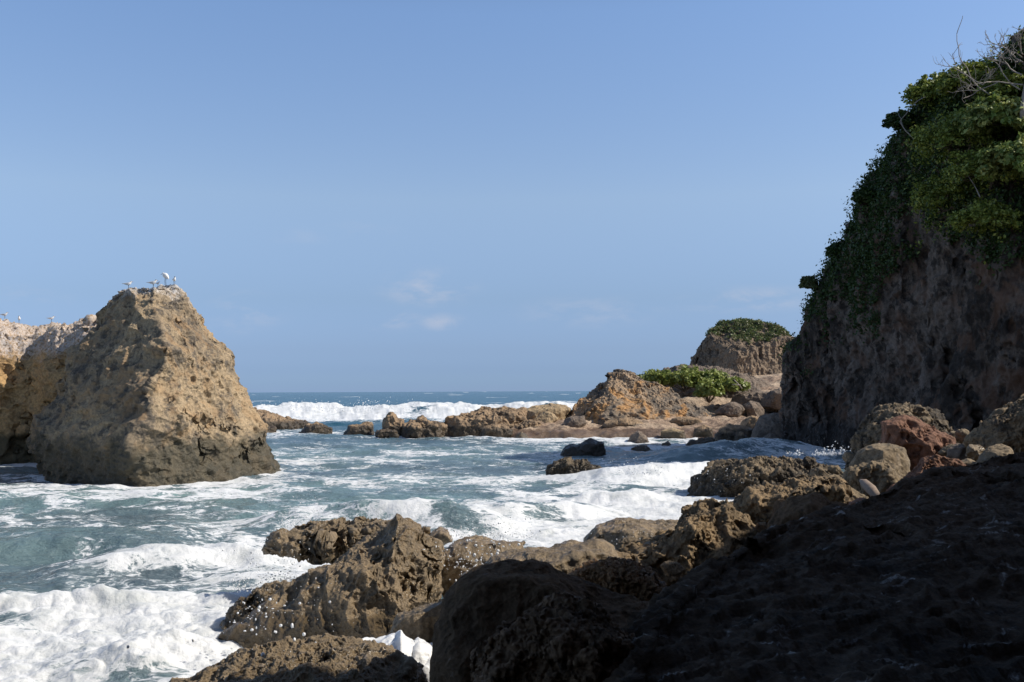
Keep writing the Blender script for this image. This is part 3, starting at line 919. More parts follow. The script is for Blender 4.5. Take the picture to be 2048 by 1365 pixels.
# ------------------------------------------------------------------ headland across the cove
nx, ny = 330, 330
gx = np.linspace(0, 1, nx)
gy = np.linspace(0, 1, ny) ** 1.3
hy = 69.0 + gy * 75
HX = np.zeros((nx, ny))
HY = np.repeat(hy[None, :], nx, 0)
HX = -8 + gx[:, None] * 75 + HY * 0
hx_, hy_ = HX.ravel(), HY.ravel()
# the shoreline of the shelf: where z crosses 0
shore = 71.5 + noise2(hx_, hy_ * 0, 5.0, 50, 5) * 3.4 + np.clip(0.5 - hx_, 0, 30) * 1.6 - np.clip(hx_ - 14, 0, 10) * 0.25
dd_ = hy_ - shore
hz = -1.2 + 1.55 * sstep(dd_, -2.5, 0.8) + 0.60 * sstep(dd_, 1.0, 5.5) + 0.25 * sstep(hx_, 3, 8) * sstep(dd_, 3.0, 8.0) + sstep(hx_, 9, 16) * 2.3 * sstep(dd_, 11.0, 21) + sstep(hx_, 20, 30) * 1.5 * sstep(dd_, 26, 44)
hz -= 3.0 * (1 - sstep(hx_ - (hy_ - 80) * 0.35, 2, 9)) * sstep(hy_, 80, 88)
hp = np.stack([hx_, hy_, hz], 1)
hz += fbm(hp / 3.0, 4) * 0.35 + (fbm(hp / np.array([1.5, 1.2, 0.5]), 4, ridged=True) - 0.3) * 0.32
hz -= 6 * sstep(hx_, 58, 67) + 4 * sstep(-hx_, 1.5, 6)
o = build('headland_ground', np.stack([hx_, hy_, hz], 1), grid_faces(nx, ny), M['sandrock'])
tag(o, kind='structure')

v, f = slices([(1222, 750), (1200, 764), (1181, 784), (1163, 804), (1148, 824), (1122, 847), (1096, 878)],
              [(1272, 750), (1315, 764), (1340, 780), (1370, 800), (1402, 816), (1430, 838), (1440, 878)],
              [(1232, 748), (1226, 775), (1216, 800), (1205, 830), (1200, 875)],
              [(750, 0.9), (775, 2.0), (800, 3.0), (840, 4.3), (875, 4.6)], 80.5, 4.0, n_ang=520, n_z=220, pf=1.35, seed=41,
              rec=dict(big=0.06, ridge=0.03, ridge_s=0.2, pits=((0.5, 1.9), (0.22, 0.7)), fine=(0.10, 0.6), crag=0.9))
outcrop_v = v
o = build('rock_outcrop', v, f, M['outcrop'], origin=(P(1262, 830, 80.5)[0], 80.5, v[:, 2].min()))
tag(o, 'humped rock outcrop with an ochre face and a grey spiky top on the headland', 'rock outcrop')
back, back_v = rock(
    'rock_outcrop', 'grey rock rise with leafy shrubs on top behind the ochre outcrop', 'rock outcrop',
    [(1260, 830), (1270, 770), (1300, 745), (1350, 734), (1400, 737), (1450, 742), (1490, 752), (1530, 770), (1600, 790), (1610, 830), (1500, 840), (1400, 840)],
    92, 4.5, 6.0, M['grey'], p=2.2, rnd=2, seed=42, dens=0.9, rec=dict(big=0.05, ridge=0.03, ridge_s=0.2, pits=(), fine=(0.09, 0.6), crag=0.8))
hill, hill_v = rock(
    'domed_hill', 'steep domed rock hill with green scrub on top behind the headland', 'rock hill',
    [(1340, 830), (1370, 740), (1384, 715), (1400, 690), (1420, 660), (1440, 647), (1480, 644), (1520, 647), (1550, 656), (1568, 668), (1600, 690), (1660, 740), (1700, 830), (1520, 850)],
    122, 9.5, 9.0, M['hill'], p=2.6, center=(1500, 760), rnd=0, seed=44, dens=1.1,
    cuts=(((-0.75, -0.62, 0.12), 6.0), ((0.42, -0.88, 0.18), 6.3), ((-0.05, -0.45, 0.88), 6.0)),
    rec=dict(big=0.03, ridge=0.022, ridge_s=0.10, stretch=(1.2, 1.2, 0.5), pits=((0.6, 2.4), (0.3, 1.1)), fine=(0.12, 0.9), crag=0.8))
for lb, pts, Y, fr, bk, mt, sd_ in (
    ('dark wedge-sided boulder at the back edge of the sand patch, leftmost of its cluster', [(1428, 838), (1432, 822), (1446, 806), (1462, 802), (1484, 812), (1492, 828), (1488, 838)], 80, 1.1, 1.1, 'grey', 51),
    ('flat-topped boulder above the sand patch, highest of its cluster', [(1455, 818), (1464, 796), (1480, 788), (1520, 784), (1548, 786), (1560, 800), (1556, 824), (1500, 828)], 84, 1.8, 1.8, 'grey', 52),
    ('square grey boulder at the sand edge, rightmost of its cluster', [(1484, 836), (1486, 812), (1500, 802), (1518, 806), (1528, 820), (1528, 836)], 80.5, 1.0, 1.0, 'grey', 53),
    ('grey boulder half sunk beside the cliff edge behind the sand', [(1520, 812), (1530, 784), (1560, 778), (1590, 790), (1590, 826)], 82, 1.4, 1.4, 'grey', 54),
    ('low dark brown ledge rock under the ochre face', [(1200, 858), (1212, 843), (1240, 838), (1276, 840), (1290, 850), (1276, 858)], 75.0, 0.5, 0.9, 'far', 55),
    ('dark square block at the left foot of the ochre outcrop', [(1122, 864), (1126, 842), (1140, 834), (1168, 832), (1172, 846), (1160, 864)], 75, 0.9, 0.9, 'grey', 56),
    ('brown block on the shelf edge left of the dark hollowed rock', [(1385, 874), (1390, 856), (1408, 850), (1424, 856), (1428, 874)], 70, 0.7, 0.7, 'far', 58),
    ('low tan block on the shelf edge right of the small dark pointed rock', [(1318, 878), (1322, 862), (1345, 857), (1368, 862), (1372, 878)], 70.5, 0.7, 0.7, 'tan', 59),
    ('cracked brown ledge block stepping up between shelf and sand', [(1330, 852), (1338, 838), (1370, 834), (1402, 838), (1408, 852)], 76, 0.7, 0.9, 'far', 60),
    ('rough brown block beside the smooth dark boulder at the cliff foot', [(1478, 862), (1484, 842), (1504, 832), (1526, 838), (1530, 862)], 71, 0.9, 0.9, 'far', 61),
    ('dark hollowed rock at the front lip of the shelf', [(1430, 878), (1438, 856), (1458, 848), (1482, 852), (1506, 858), (1510, 880)], 68, 1.0, 1.0, 'far', 57)):
    rock('headland_boulder', lb, 'boulder', pts, Y, fr, bk, M[mt], 'boulders on the headland', p=2.8, rnd=6, seed=sd_, rec=BLOCK, dens=1.5)

# ------------------------------------------------------------------ the cliff on the right
path = [(34, 72, 12), (26, 69, 10), (21, 66.5, 7.5), (18.3, 64.6, 6.6), (17.6, 62.8, 6.8), (17.35, 60.9, 7.6), (17.9, 58.8, 10.6), (18.2, 57.2, 11.9), (18.7, 54.4, 14.5), (19.5, 50.8, 17.4),
        (20.1, 48.5, 18.4), (21.1, 45.2, 18.5), (21.9, 42.8, 18.6), (23.6, 41.6, 18.2), (26.5, 42.6, 18.6), (30, 44.5, 18.4), (36, 46, 18), (46, 47, 17)]
path = np.array(path, float)
L = np.concatenate([[0], np.cumsum(np.linalg.norm(np.diff(path[:, :2], axis=0), axis=1))])
nu, nv = 620, 330
uu = np.concatenate([np.linspace(0, L[3], 50)[:-1], np.linspace(L[3], L[13], 470), np.linspace(L[13], L[-1], 102)[1:]])
nu = len(uu)
cx, cyy, ch = [np.interp(uu, L, path[:, k]) for k in range(3)]
ker = np.hanning(17)
ker /= ker.sum()


def sm(a):
    return np.convolve(np.pad(a, 8, 'edge'), ker, 'valid')


cx, cyy, ch = sm(cx), sm(cyy), sm(ch)
ch = ch + noise2(uu, uu * 0, 2.2, 77, 4) * 0.7
# cross-section: face (v 0..1), then plateau running inland
nf = 250
v1 = np.linspace(0, 1, nf)
v2 = np.linspace(0, 1, nv - nf + 1)[1:]
tx, ty = np.gradient(cx), np.gradient(cyy)
tl = np.hypot(tx, ty)
ox, oy = ty / tl, -tx / tl                       # outward normal guess
inl = np.array([0.80, 0.60])
sgn = np.sign(-(ox * inl[0] + oy * inl[1]).mean())
ox, oy = ox * sgn, oy * sgn
CX = np.zeros((nu, nv)); CY = np.zeros((nu, nv)); CZ = np.zeros((nu, nv))
zb = -1.2
for j, a in enumerate(v1):
    z = zb + (ch - zb) * a
    # undercut foot, slightly bulging face, top leaning back
    setb = 0.5 * math.exp(-((a - 0.05) / 0.08) ** 2) - 0.10 * math.sin(a * math.pi) + 1.5 * max(0, a - 0.72) ** 2 * 12
    CX[:, j] = cx - ox * setb
    CY[:, j] = cyy - oy * setb
    CZ[:, j] = z
for j, a in enumerate(v2):
    k = nf + j
    CX[:, k] = CX[:, nf - 1] + inl[0] * a * 22
    CY[:, k] = CY[:, nf - 1] + inl[1] * a * 22
    CZ[:, k] = CZ[:, nf - 1] + 0.9 * math.sin(min(a * 3, 1) * math.pi / 2) - 8 * a ** 3
cf = grid_faces(nu, nv)
cv_ = np.stack([CX.ravel(), CY.ravel(), CZ.ravel()], 1)
if normals(cv_, cf)[(nu // 2) * nv + 100] @ np.array([-1, -0.3, 0]) < 0:
    cf = cf[:, ::-1]
N = normals(cv_, cf)
cv_ += N * (fbm(cv_ / np.array([5.0, 5.0, 9.0]), 3) * 1.6)[:, None]
N = normals(cv_, cf)
cv_ += N * ((fbm(cv_ / np.array([1.9, 1.9, 7.0]) + 3, 4, ridged=True) - 0.3) * 0.55)[:, None]
N = normals(cv_, cf)
q = cv_ / np.array([1.7, 1.7, 2.6]) + 0.4 * fbm(cv_ / 2.0, 2)[:, None]
cv_ -= N * (sstep(0.55 - worley(q), 0, 0.4) * sstep(fbm(cv_ / 5.0 + 20, 2), 0.0, 0.3) * 0.75)[:, None]
N = normals(cv_, cf)
cv_ += N * ((fbm(cv_ / np.array([0.9, 0.9, 1.2]), 5, 0.6) * 0.30 + (fbm(cv_ / np.array([0.7, 0.7, 0.9]) + 7, 3, 0.55, ridged=True) - 0.3) * 0.22))[:, None]
N = normals(cv_, cf)
q = cv_ / np.array([0.55, 0.55, 0.8]) + 0.3 * fbm(cv_ / 0.8, 2)[:, None]
cv_ -= N * (sstep(0.55 - worley(q), 0, 0.4) * sstep(fbm(cv_ / 2.5 + 60, 2), -0.05, 0.2) * 0.22)[:, None]
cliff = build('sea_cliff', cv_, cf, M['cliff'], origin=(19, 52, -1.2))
tag(cliff, 'tall dark sea cliff draped in greenery rising along the right side of the cove', 'cliff')
cliffN = normals(cv_, cf)
# ------------------------------------------------------------------ shore under the boulders
nx, ny = 260, 260
gx, gy = np.meshgrid(np.linspace(-9, 46, nx), np.linspace(-6, 52, ny), indexing='ij')
gx, gy = gx.ravel(), gy.ravel()
# shoreline x as a function of distance
shx = np.interp(gy, [-6, 6, 9, 12, 15, 20, 26, 31, 36, 42, 52], [-3.0, -1.2, -0.2, 0.4, 1.6, 3.4, 5.4, 7.2, 10.8, 17.0, 21.0])
dd_ = gx - shx
gz = -1.6 + 1.6 * sstep(dd_, -2.2, 1.0) + 1.5 * sstep(dd_, 0.4, 6.0) + 1.2 * sstep(dd_, 6, 14)
gz += noise2(gx, gy, 1.5, 60, 4) * 0.25
o = build('shore_ground', np.stack([gx, gy, gz], 1), grid_faces(nx, ny), M['gravel'])
tag(o, kind='structure')

GB = 'boulders along the near shore'
NEAR = [
    # name, label, pts, Y, front, back, mat, seed, rec, kw
    ('reef_ledge', 'wide low jagged reef ledge reaching left into white surf', 'rock ledge',
     [(1334, 1012), (1346, 992), (1372, 974), (1396, 964), (1416, 946), (1440, 932), (1480, 926), (1520, 926), (1560, 928), (1600, 930), (1650, 938), (1700, 946), (1740, 960), (1760, 1010), (1620, 1035), (1450, 1030)],
     31.5, 2.4, 2.6, 'reef', 61, JAG, dict(p=2.4, center=(1550, 975))),
    ('boulder', 'rough brown-grey rock topmost behind the red pitted boulder', 'boulder',
     [(1690, 990), (1698, 930), (1712, 880), (1740, 838), (1775, 820), (1810, 816), (1850, 818), (1872, 828), (1888, 850), (1900, 900), (1880, 980)],
     27.0, 1.6, 1.4, 'reef', 62, JAG, dict(p=2.3)),
    ('boulder', 'large red-brown pitted boulder with a sloping top', 'boulder',
     [(1750, 930), (1762, 860), (1764, 840), (1790, 832), (1806, 830), (1830, 838), (1870, 858), (1905, 880), (1912, 895), (1900, 915), (1860, 950), (1815, 960), (1770, 950)],
     24.0, 1.2, 1.2, 'red', 63, dict(big=0.04, ridge=0.02, ridge_s=0.3, pits=((0.24, 0.42), (0.10, 0.2)), fine=(0.03, 0.25)), dict(p=2.6, rnd=3, dens=1.6)),
    ('boulder', 'smooth tan boulder with a flat side below the red pitted boulder', 'boulder',
     [(1698, 985), (1700, 930), (1716, 905), (1745, 890), (1780, 888), (1806, 896), (1816, 915), (1820, 950), (1828, 975), (1790, 1000), (1740, 1000)],
     22.6, 1.0, 1.0, 'tanboulder', 64, SMOOTHR, dict(p=3.0)),
    ('boulder', 'pale stained boulder with dark hollows in front of the smooth tan one', 'boulder',
     [(1690, 1000), (1688, 960), (1700, 935), (1730, 920), (1765, 920), (1790, 935), (1806, 960), (1800, 990), (1770, 1010), (1720, 1015)],
     21.0, 0.7, 0.8, 'tanboulder', 65, NEARJ, dict(p=2.5)),
    ('boulder', 'long rusty red rock lying along the top of the shaded slab', 'boulder',
     [(1755, 1010), (1775, 985), (1800, 970), (1830, 945), (1848, 920), (1880, 905), (1910, 915), (1935, 935), (1900, 960), (1850, 990), (1800, 1015)],
     17.5, 0.6, 0.7, 'red', 66, dict(big=0.05, ridge=0.05, ridge_s=0.3, pits=((0.06, 0.25),), fine=(0.03, 0.2), crag=0.4), dict(p=2.4)),
    ('boulder', 'small dark grey stone in the gap right of the red pitted boulder', 'boulder',
     [(1892, 925), (1896, 900), (1915, 888), (1935, 890), (1940, 915), (1925, 935)], 21.5, 0.4, 0.4, 'grey', 67, SMOOTHR, dict(p=2.5)),
    ('boulder', 'small pale mottled stone between the red boulder and the right crag', 'boulder',
     [(1894, 880), (1900, 863), (1915, 862), (1930, 872), (1930, 886), (1905, 892)], 24.5, 0.4, 0.4, 'tanboulder', 68, SMOOTHR, dict(p=2.5)),
    ('crag', 'large craggy brown rock pile rising out of the right edge', 'crag',
     [(1920, 940), (1930, 900), (1945, 875), (1970, 852), (1985, 830), (2010, 820), (2040, 800), (2080, 785), (2150, 780), (2240, 810), (2280, 900), (2240, 980), (2050, 985), (1960, 965)],
     20.5, 1.5, 1.6, 'golden', 69, NEARJ, dict(p=2.4, rnd=7)),
    ('boulder', 'flat pale slab stone perched on the left shoulder of the right crag', 'boulder',
     [(1968, 862), (1972, 838), (1990, 820), (2015, 816), (2030, 824), (2010, 842), (1990, 860)], 20.9, 0.5, 0.5, 'tanboulder', 70, BLOCK, dict(p=2.6)),
    ('boulder', 'angular sunlit stone on the top edge of the shaded slab below the right crag', 'boulder',
     [(1950, 930), (1970, 900), (2000, 885), (2020, 895), (2030, 915), (2010, 940), (1975, 950)], 17.0, 0.5, 0.5, 'tanboulder', 71, NEARS, dict(p=2.6)),
    ('boulder', 'small flat tan stone just left of the angular sunlit stone', 'boulder',
     [(1905, 945), (1912, 926), (1935, 918), (1955, 925), (1955, 945), (1930, 955)], 17.5, 0.4, 0.4, 'tanboulder', 72, SMOOTHR, dict(p=2.6)),
    ('boulder', 'golden flat-topped boulder with white surf behind it', 'boulder',
     [(1462, 1040), (1466, 1010), (1490, 992), (1540, 980), (1590, 968), (1625, 960), (1650, 957), (1680, 962), (1695, 985), (1710, 1010), (1700, 1050), (1600, 1090), (1500, 1080)],
     17.6, 1.1, 1.1, 'golden', 73, NEARJ, dict(p=2.6, rnd=6)),
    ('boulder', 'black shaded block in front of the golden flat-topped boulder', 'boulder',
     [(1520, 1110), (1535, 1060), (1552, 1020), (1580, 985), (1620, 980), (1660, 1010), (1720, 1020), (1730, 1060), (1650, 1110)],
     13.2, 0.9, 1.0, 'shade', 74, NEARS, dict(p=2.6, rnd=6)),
    ('boulder', 'small upright knob of brown rock beside the black shaded block', 'boulder',
     [(1500, 1085), (1506, 1058), (1516, 1046), (1532, 1047), (1537, 1062), (1535, 1090)], 13.6, 0.2, 0.2, 'golden', 75, NEARS, dict(p=2.6)),
    ('boulder', 'small rusty rock at the slab edge beside the driftwood', 'boulder',
     [(1690, 1030), (1700, 1005), (1720, 996), (1740, 1002), (1738, 1020), (1720, 1035)], 14.5, 0.3, 0.3, 'red', 76, SMOOTHR, dict(p=2.5)),
    ('boulder', 'pyramid-shaped golden crag pointing up at the edge of the shade', 'boulder',
     [(1248, 1150), (1256, 1105), (1290, 1095), (1330, 1085), (1352, 1060), (1380, 1030), (1405, 1012), (1440, 1004), (1462, 1012), (1478, 1035), (1508, 1065), (1490, 1110), (1480, 1180), (1420, 1230), (1340, 1220), (1290, 1180)],
     13.6, 1.0, 1.1, 'golden', 77, NEARJ, dict(p=1.9, rnd=2, center=(1400, 1110), cuts=(((-0.1, -0.75, -0.65), 0.75),))),
    ('boulder', 'broad rounded grey-brown boulder against the white water left of the pyramid crag', 'boulder',
     [(1166, 1120), (1172, 1080), (1195, 1055), (1230, 1045), (1290, 1045), (1360, 1047), (1400, 1070), (1400, 1120), (1300, 1150), (1210, 1150)],
     16.2, 1.0, 1.0, 'wetbrown', 78, NEARS, dict(p=2.7, rnd=3)),
    ('boulder', 'smooth wet tan boulder lit behind the dark foreground boulder', 'boulder',
     [(880, 1240), (890, 1190), (930, 1150), (985, 1120), (1060, 1108), (1130, 1095), (1195, 1090), (1225, 1100), (1240, 1130), (1240, 1180), (1120, 1260), (980, 1270)],
     11.9, 0.9, 1.0, 'wetbrown', 79, NEARS, dict(p=2.6, rnd=2)),
    ('boulder', 'knobbly rust-coloured conglomerate boulder between the smooth one and the slab', 'boulder',
     [(1130, 1200), (1140, 1155), (1170, 1135), (1220, 1125), (1265, 1130), (1310, 1148), (1335, 1175), (1336, 1210), (1310, 1240), (1240, 1250), (1160, 1240)],
     10.4, 0.5, 0.6, 'nodular', 80, dict(big=0.04, ridge=0.04, ridge_s=0.2, pits=((0.03, 0.10),), fine=(0.045, 0.085), billow=True, crag=0.3), dict(p=2.5)),
    ('boulder', 'central sunlit crag sloping from a knobbly peak down into the foam', 'boulder',
     [(440, 1300), (460, 1250), (500, 1222), (560, 1195), (610, 1155), (660, 1130), (690, 1110), (715, 1090), (748, 1084), (774, 1066), (796, 1034), (814, 1046), (840, 1078), (874, 1098), (885, 1130), (888, 1175), (875, 1215), (840, 1250), (800, 1300), (700, 1330), (560, 1340)],
     14.0, 0.95, 1.1, 'wetbrown', 81, dict(big=0.05, ridge=0.07, ridge_s=0.5, pits=((0.12, 0.42), (0.03, 0.12)), fine=(0.013, 0.12), crag=0.7), dict(p=1.7, rnd=-4, center=(760, 1205), dens=1.3)),
    ('boulder', 'low ridged rock with scooped faces behind the left side of the central crag', 'boulder',
     [(530, 1095), (545, 1075), (570, 1060), (600, 1062), (625, 1054), (655, 1050), (690, 1052), (720, 1045), (760, 1048), (790, 1050), (810, 1090), (780, 1130), (700, 1130), (640, 1118), (580, 1105)],
     16.4, 0.5, 0.7, 'wetbrown', 82, dict(big=0.08, ridge=0.09, ridge_s=0.3, pits=((0.22, 0.7),), fine=(0.03, 0.2), crag=0.4), dict(p=2.4, rnd=-4)),
    ('boulder', 'spray-covered tan rock right of the central crag', 'boulder',
     [(876, 1180), (882, 1105), (905, 1090), (940, 1082), (975, 1072), (1010, 1063), (1040, 1067), (1056, 1085), (1056, 1110), (1030, 1150), (960, 1200), (900, 1215)],
     14.8, 0.7, 0.7, 'wetbrown', 83, NEARS, dict(p=2.6, rnd=4)),
    ('boulder', 'small rock nearly drowned in foam behind the spray-covered rock', 'boulder',
     [(850, 1080), (862, 1066), (880, 1056), (895, 1062), (905, 1080), (880, 1092)], 17.2, 0.5, 0.4, 'wetbrown', 84, NEARS, dict(p=2.4)),
    ('boulder', 'flat-faced wet block wedged below the right end of the central crag', 'boulder',
     [(770, 1300), (785, 1250), (815, 1215), (850, 1200), (890, 1200), (915, 1215), (920, 1280), (860, 1310)],
     11.9, 0.4, 0.5, 'wetbrown', 85, NEARS, dict(p=2.8, rnd=5)),
    ('boulder', 'narrow dark rock in the foam at the lower left of the central crag', 'boulder',
     [(445, 1250), (465, 1220), (500, 1190), (540, 1175), (575, 1170), (588, 1185), (560, 1215), (520, 1240), (480, 1262)],
     14.6, 0.3, 0.4, 'wetbrown', 86, NEARJ, dict(p=2.4, rnd=3)),
    ('boulder', 'broad low rock at the bottom edge, half in shade, with foam at its left', 'boulder',
     [(230, 1520), (290, 1420), (330, 1378), (400, 1362), (450, 1342), (520, 1332), (600, 1316), (650, 1308), (720, 1314), (780, 1312), (822, 1322), (842, 1360), (880, 1420), (860, 1560), (500, 1600), (320, 1560)],
     9.3, 0.9, 1.1, 'wetbrown', 87, dict(big=0.05, ridge=0.05, ridge_s=0.3, pits=((0.04, 0.2),), fine=(0.03, 0.14), crag=0.4), dict(p=2.6, rnd=3, center=(600, 1420))),
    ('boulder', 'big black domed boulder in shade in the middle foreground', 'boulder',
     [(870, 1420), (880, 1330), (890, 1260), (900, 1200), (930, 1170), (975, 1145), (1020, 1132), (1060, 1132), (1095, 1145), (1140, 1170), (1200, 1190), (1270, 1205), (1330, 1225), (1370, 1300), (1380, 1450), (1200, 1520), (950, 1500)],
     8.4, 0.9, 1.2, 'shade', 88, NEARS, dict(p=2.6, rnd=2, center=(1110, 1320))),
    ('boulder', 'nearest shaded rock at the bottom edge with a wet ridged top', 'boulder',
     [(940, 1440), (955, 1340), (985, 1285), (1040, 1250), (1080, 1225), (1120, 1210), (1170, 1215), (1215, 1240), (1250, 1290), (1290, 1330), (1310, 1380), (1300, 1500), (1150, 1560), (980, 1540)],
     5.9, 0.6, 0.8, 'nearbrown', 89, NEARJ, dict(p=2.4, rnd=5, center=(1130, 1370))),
]
for nm, lb, ct, pts, Y, fr, bk, mt, sd_, rc, kw in NEAR:
    kw = dict(kw)
    kw['rnd'] = max(0, kw.get('rnd', 6) + 4)
    rock(nm, lb, ct, pts, Y, fr, bk, M[mt], GB if nm == 'boulder' else None, seed=sd_, rec=rc, **kw)

# rubble wedged between the boulders
rs = np.random.RandomState(77)
SPOTS = [
    (1480, 1062, 15.5, 'small golden stone between the pyramid crag and the upright brown knob'),
    (1455, 1040, 17.0, 'small jagged stone peeping over the right shoulder of the pyramid crag'),
    (1700, 1000, 18.5, 'small stone against the right end of the golden flat-topped boulder'),
    (1688, 968, 22.0, 'wet brown stone just left of the stained boulder with dark hollows'),
    (1832, 990, 19.0, 'small angular stone below the smooth tan boulder beside the long rusty rock'),
    (1845, 965, 20.0, 'rough dark stone under the lower lip of the red pitted boulder'),
    (1668, 940, 26, 'small tan stone on the right tail of the jagged reef ledge'),
    (1700, 915, 27, 'small stone at the left foot of the topmost rough rock'),
    (1718, 880, 27.5, 'small golden stone high on the left flank of the topmost rough rock'),
    (1905, 905, 22.0, 'dark rough stone touching the right end of the red pitted boulder'),
    (1925, 872, 24.0, 'small tan stone behind the pale mottled stone'),
    (1948, 905, 19.5, 'wet brown stone at the left foot of the right-hand crag'),
    (1960, 880, 22.0, 'golden stone high in the left side of the right-hand crag'),
    (1730, 1012, 17.0, 'dark stone between the stained boulder and the small rusty rock'),
    (1665, 965, 21.0, 'tan stone behind the right shoulder of the golden flat-topped boulder'),
    (1650, 985, 19.0, 'wet stone lying on the back of the golden flat-topped boulder'),
    (1240, 1120, 13.5, 'golden stone in the notch right of the smooth wet tan boulder'),
    (1262, 1098, 14.5, 'dark rough stone at the lower left corner of the pyramid crag'),
    (1345, 1140, 12.2, 'tan stone under the overhanging left arm of the pyramid crag'),
    (1310, 1100, 14.0, 'wet stone between the broad rounded boulder and the pyramid crag'),
    (1840, 880, 25.5, 'golden stone showing over the top slope of the red pitted boulder'),
    (1880, 858, 26.5, 'rough stone at the right foot of the topmost rough rock'),
    (1500, 1000, 23.0, 'tan stone in the surf in front of the middle of the reef ledge'),
    (1545, 985, 23.5, 'wet brown stone in front of the reef ledge behind the golden boulder'),
    (1600, 975, 24.0, 'golden stone in front of the right half of the reef ledge'),
    (1640, 950, 26.0, 'dark rough stone lying on the right half of the reef ledge'),
    (1985, 945, 16.5, 'tan stone on the slab edge right of the angular sunlit stone'),
    (1900, 958, 17.0, 'wet stone at the right end of the long rusty rock'),
    (1790, 1008, 16.0, 'golden stone at the left end of the long rusty rock near the driftwood'),
    (1620, 1000, 17.5, 'dark rough stone on the front of the golden flat-topped boulder')]
for k, (x, y, Y, lb) in enumerate(SPOTS):
    r_ = rs.uniform(13, 26) * min(1.2, 20.0 / Y)
    n_ = rs.randint(6, 9)
    an_ = np.sort(rs.rand(n_) * 0.5 + np.arange(n_)) / n_ * 2 * math.pi
    pts = [(x + r_ * 1.25 * rs.uniform(0.75, 1.15) * math.cos(a_), y - r_ * 0.8 * rs.uniform(0.75, 1.15) * math.sin(a_)) for a_ in an_]
    rd = r_ / FPX * Y
    rock('stone', lb, 'stone', pts, Y, rd, rd, M[['golden', 'reef', 'tanboulder', 'wetbrown'][k % 4]], 'stones wedged among the boulders',
         seed=400 + k, rec=dict(big=0.08, ridge=0.03, ridge_s=0.4, pits=(), fine=(0.02, 0.15), crag=0.4), p=2.6, rnd=8, dens=1.5)

# ------------------------------------------------------------------ the shaded slab
cr = np.array([(0.75, 1.5, 1.45), (0.62, 2.6, 1.7)] + [tuple(P(x, y, Y)) for x, y, Y in
               ((1265, 1365, 4.9), (1300, 1290, 5.6), (1345, 1215, 6.5), (1400, 1165, 7.2), (1450, 1128, 8.0), (1540, 1062, 9.2), (1640, 1030, 10.3), (1710, 1015, 10.9), (1750, 992, 11.6), (1830, 962, 12.5),
                (1900, 938, 13.4), (1975, 922, 14.3), (2048, 903, 15.4), (2200, 880, 17), (2500, 860, 19))])
Lc = np.concatenate([[0], np.cumsum(np.linalg.norm(np.diff(cr, axis=0), axis=1))])
nu, nv = 560, 420
u = np.linspace(0, Lc[-1], nu)
cc = np.stack([np.interp(u, Lc, cr[:, k]) for k in range(3)], 1)
ker2 = np.hanning(25); ker2 /= ker2.sum()
cc = np.stack([np.convolve(np.pad(cc[:, k], 12, 'edge'), ker2, 'valid') for k in range(3)], 1)
sd2 = np.array([0.86, -0.50])
V = np.zeros((nu, nv, 3))
for j in range(nv):
    s = -0.16 + 1.16 * (j / (nv - 1)) ** 1.25
    if s < 0:                                  # drop on the far side
        k = -s / 0.16
        V[:, j, 0] = cc[:, 0] - 0.75 * math.sin(k * 1.4)
        V[:, j, 1] = cc[:, 1] + 0.45 * math.sin(k * 1.4)
        V[:, j, 2] = cc[:, 2] - 2.9 * k ** 1.7
    else:
        dist = s * 9.0
        V[:, j, 0] = cc[:, 0] + sd2[0] * dist
        V[:, j, 1] = cc[:, 1] + sd2[1] * dist
        V[:, j, 2] = cc[:, 2] - 0.07 + 0.08 * math.sin(min(s * 4, 1) * math.pi) - 0.02 * dist + 0.010 * dist ** 2
v = V.reshape(-1, 3)
f = grid_faces(nu, nv)
if normals(v, f)[(nu // 2) * nv + nv // 2][2] < 0:
    f = f[:, ::-1]
N = normals(v, f)
v = v + N * (fbm(v / 2.2 + 4, 3) * 0.16)[:, None]
# ribs that run along the slab
a = R(38)
rot = np.array([[math.cos(a), math.sin(a), 0], [-math.sin(a), math.cos(a), 0], [0, 0, 1]])
q = (v @ rot.T) / np.array([1.5, 0.36, 0.8])
N = normals(v, f)
v = v + N * ((fbm(q, 4, 0.55, ridged=True) - 0.3) * 0.13)[:, None]
q = (v @ rot.T) / np.array([0.32, 0.10, 0.2])
v = v + N * (fbm(q, 4, 0.6) * 0.045)[:, None]
N = normals(v, f)
v = v + N * ((fbm((v @ rot.T) / np.array([0.5, 0.16, 0.3]) + 8, 4, 0.55, ridged=True) - 0.3) * 0.035)[:, None]
N = normals(v, f)
q = v / 0.8 + 0.3 * fbm(v / 0.7, 2)[:, None]
v = v - N * (sstep(0.5 - worley(q), 0, 0.3) * sstep(fbm(v / 1.9 + 5, 2), 0.0, 0.2) * 0.12)[:, None]
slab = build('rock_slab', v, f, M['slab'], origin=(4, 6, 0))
tag(slab, 'huge dark ribbed rock slab in shade filling the lower right corner', 'rock slab')

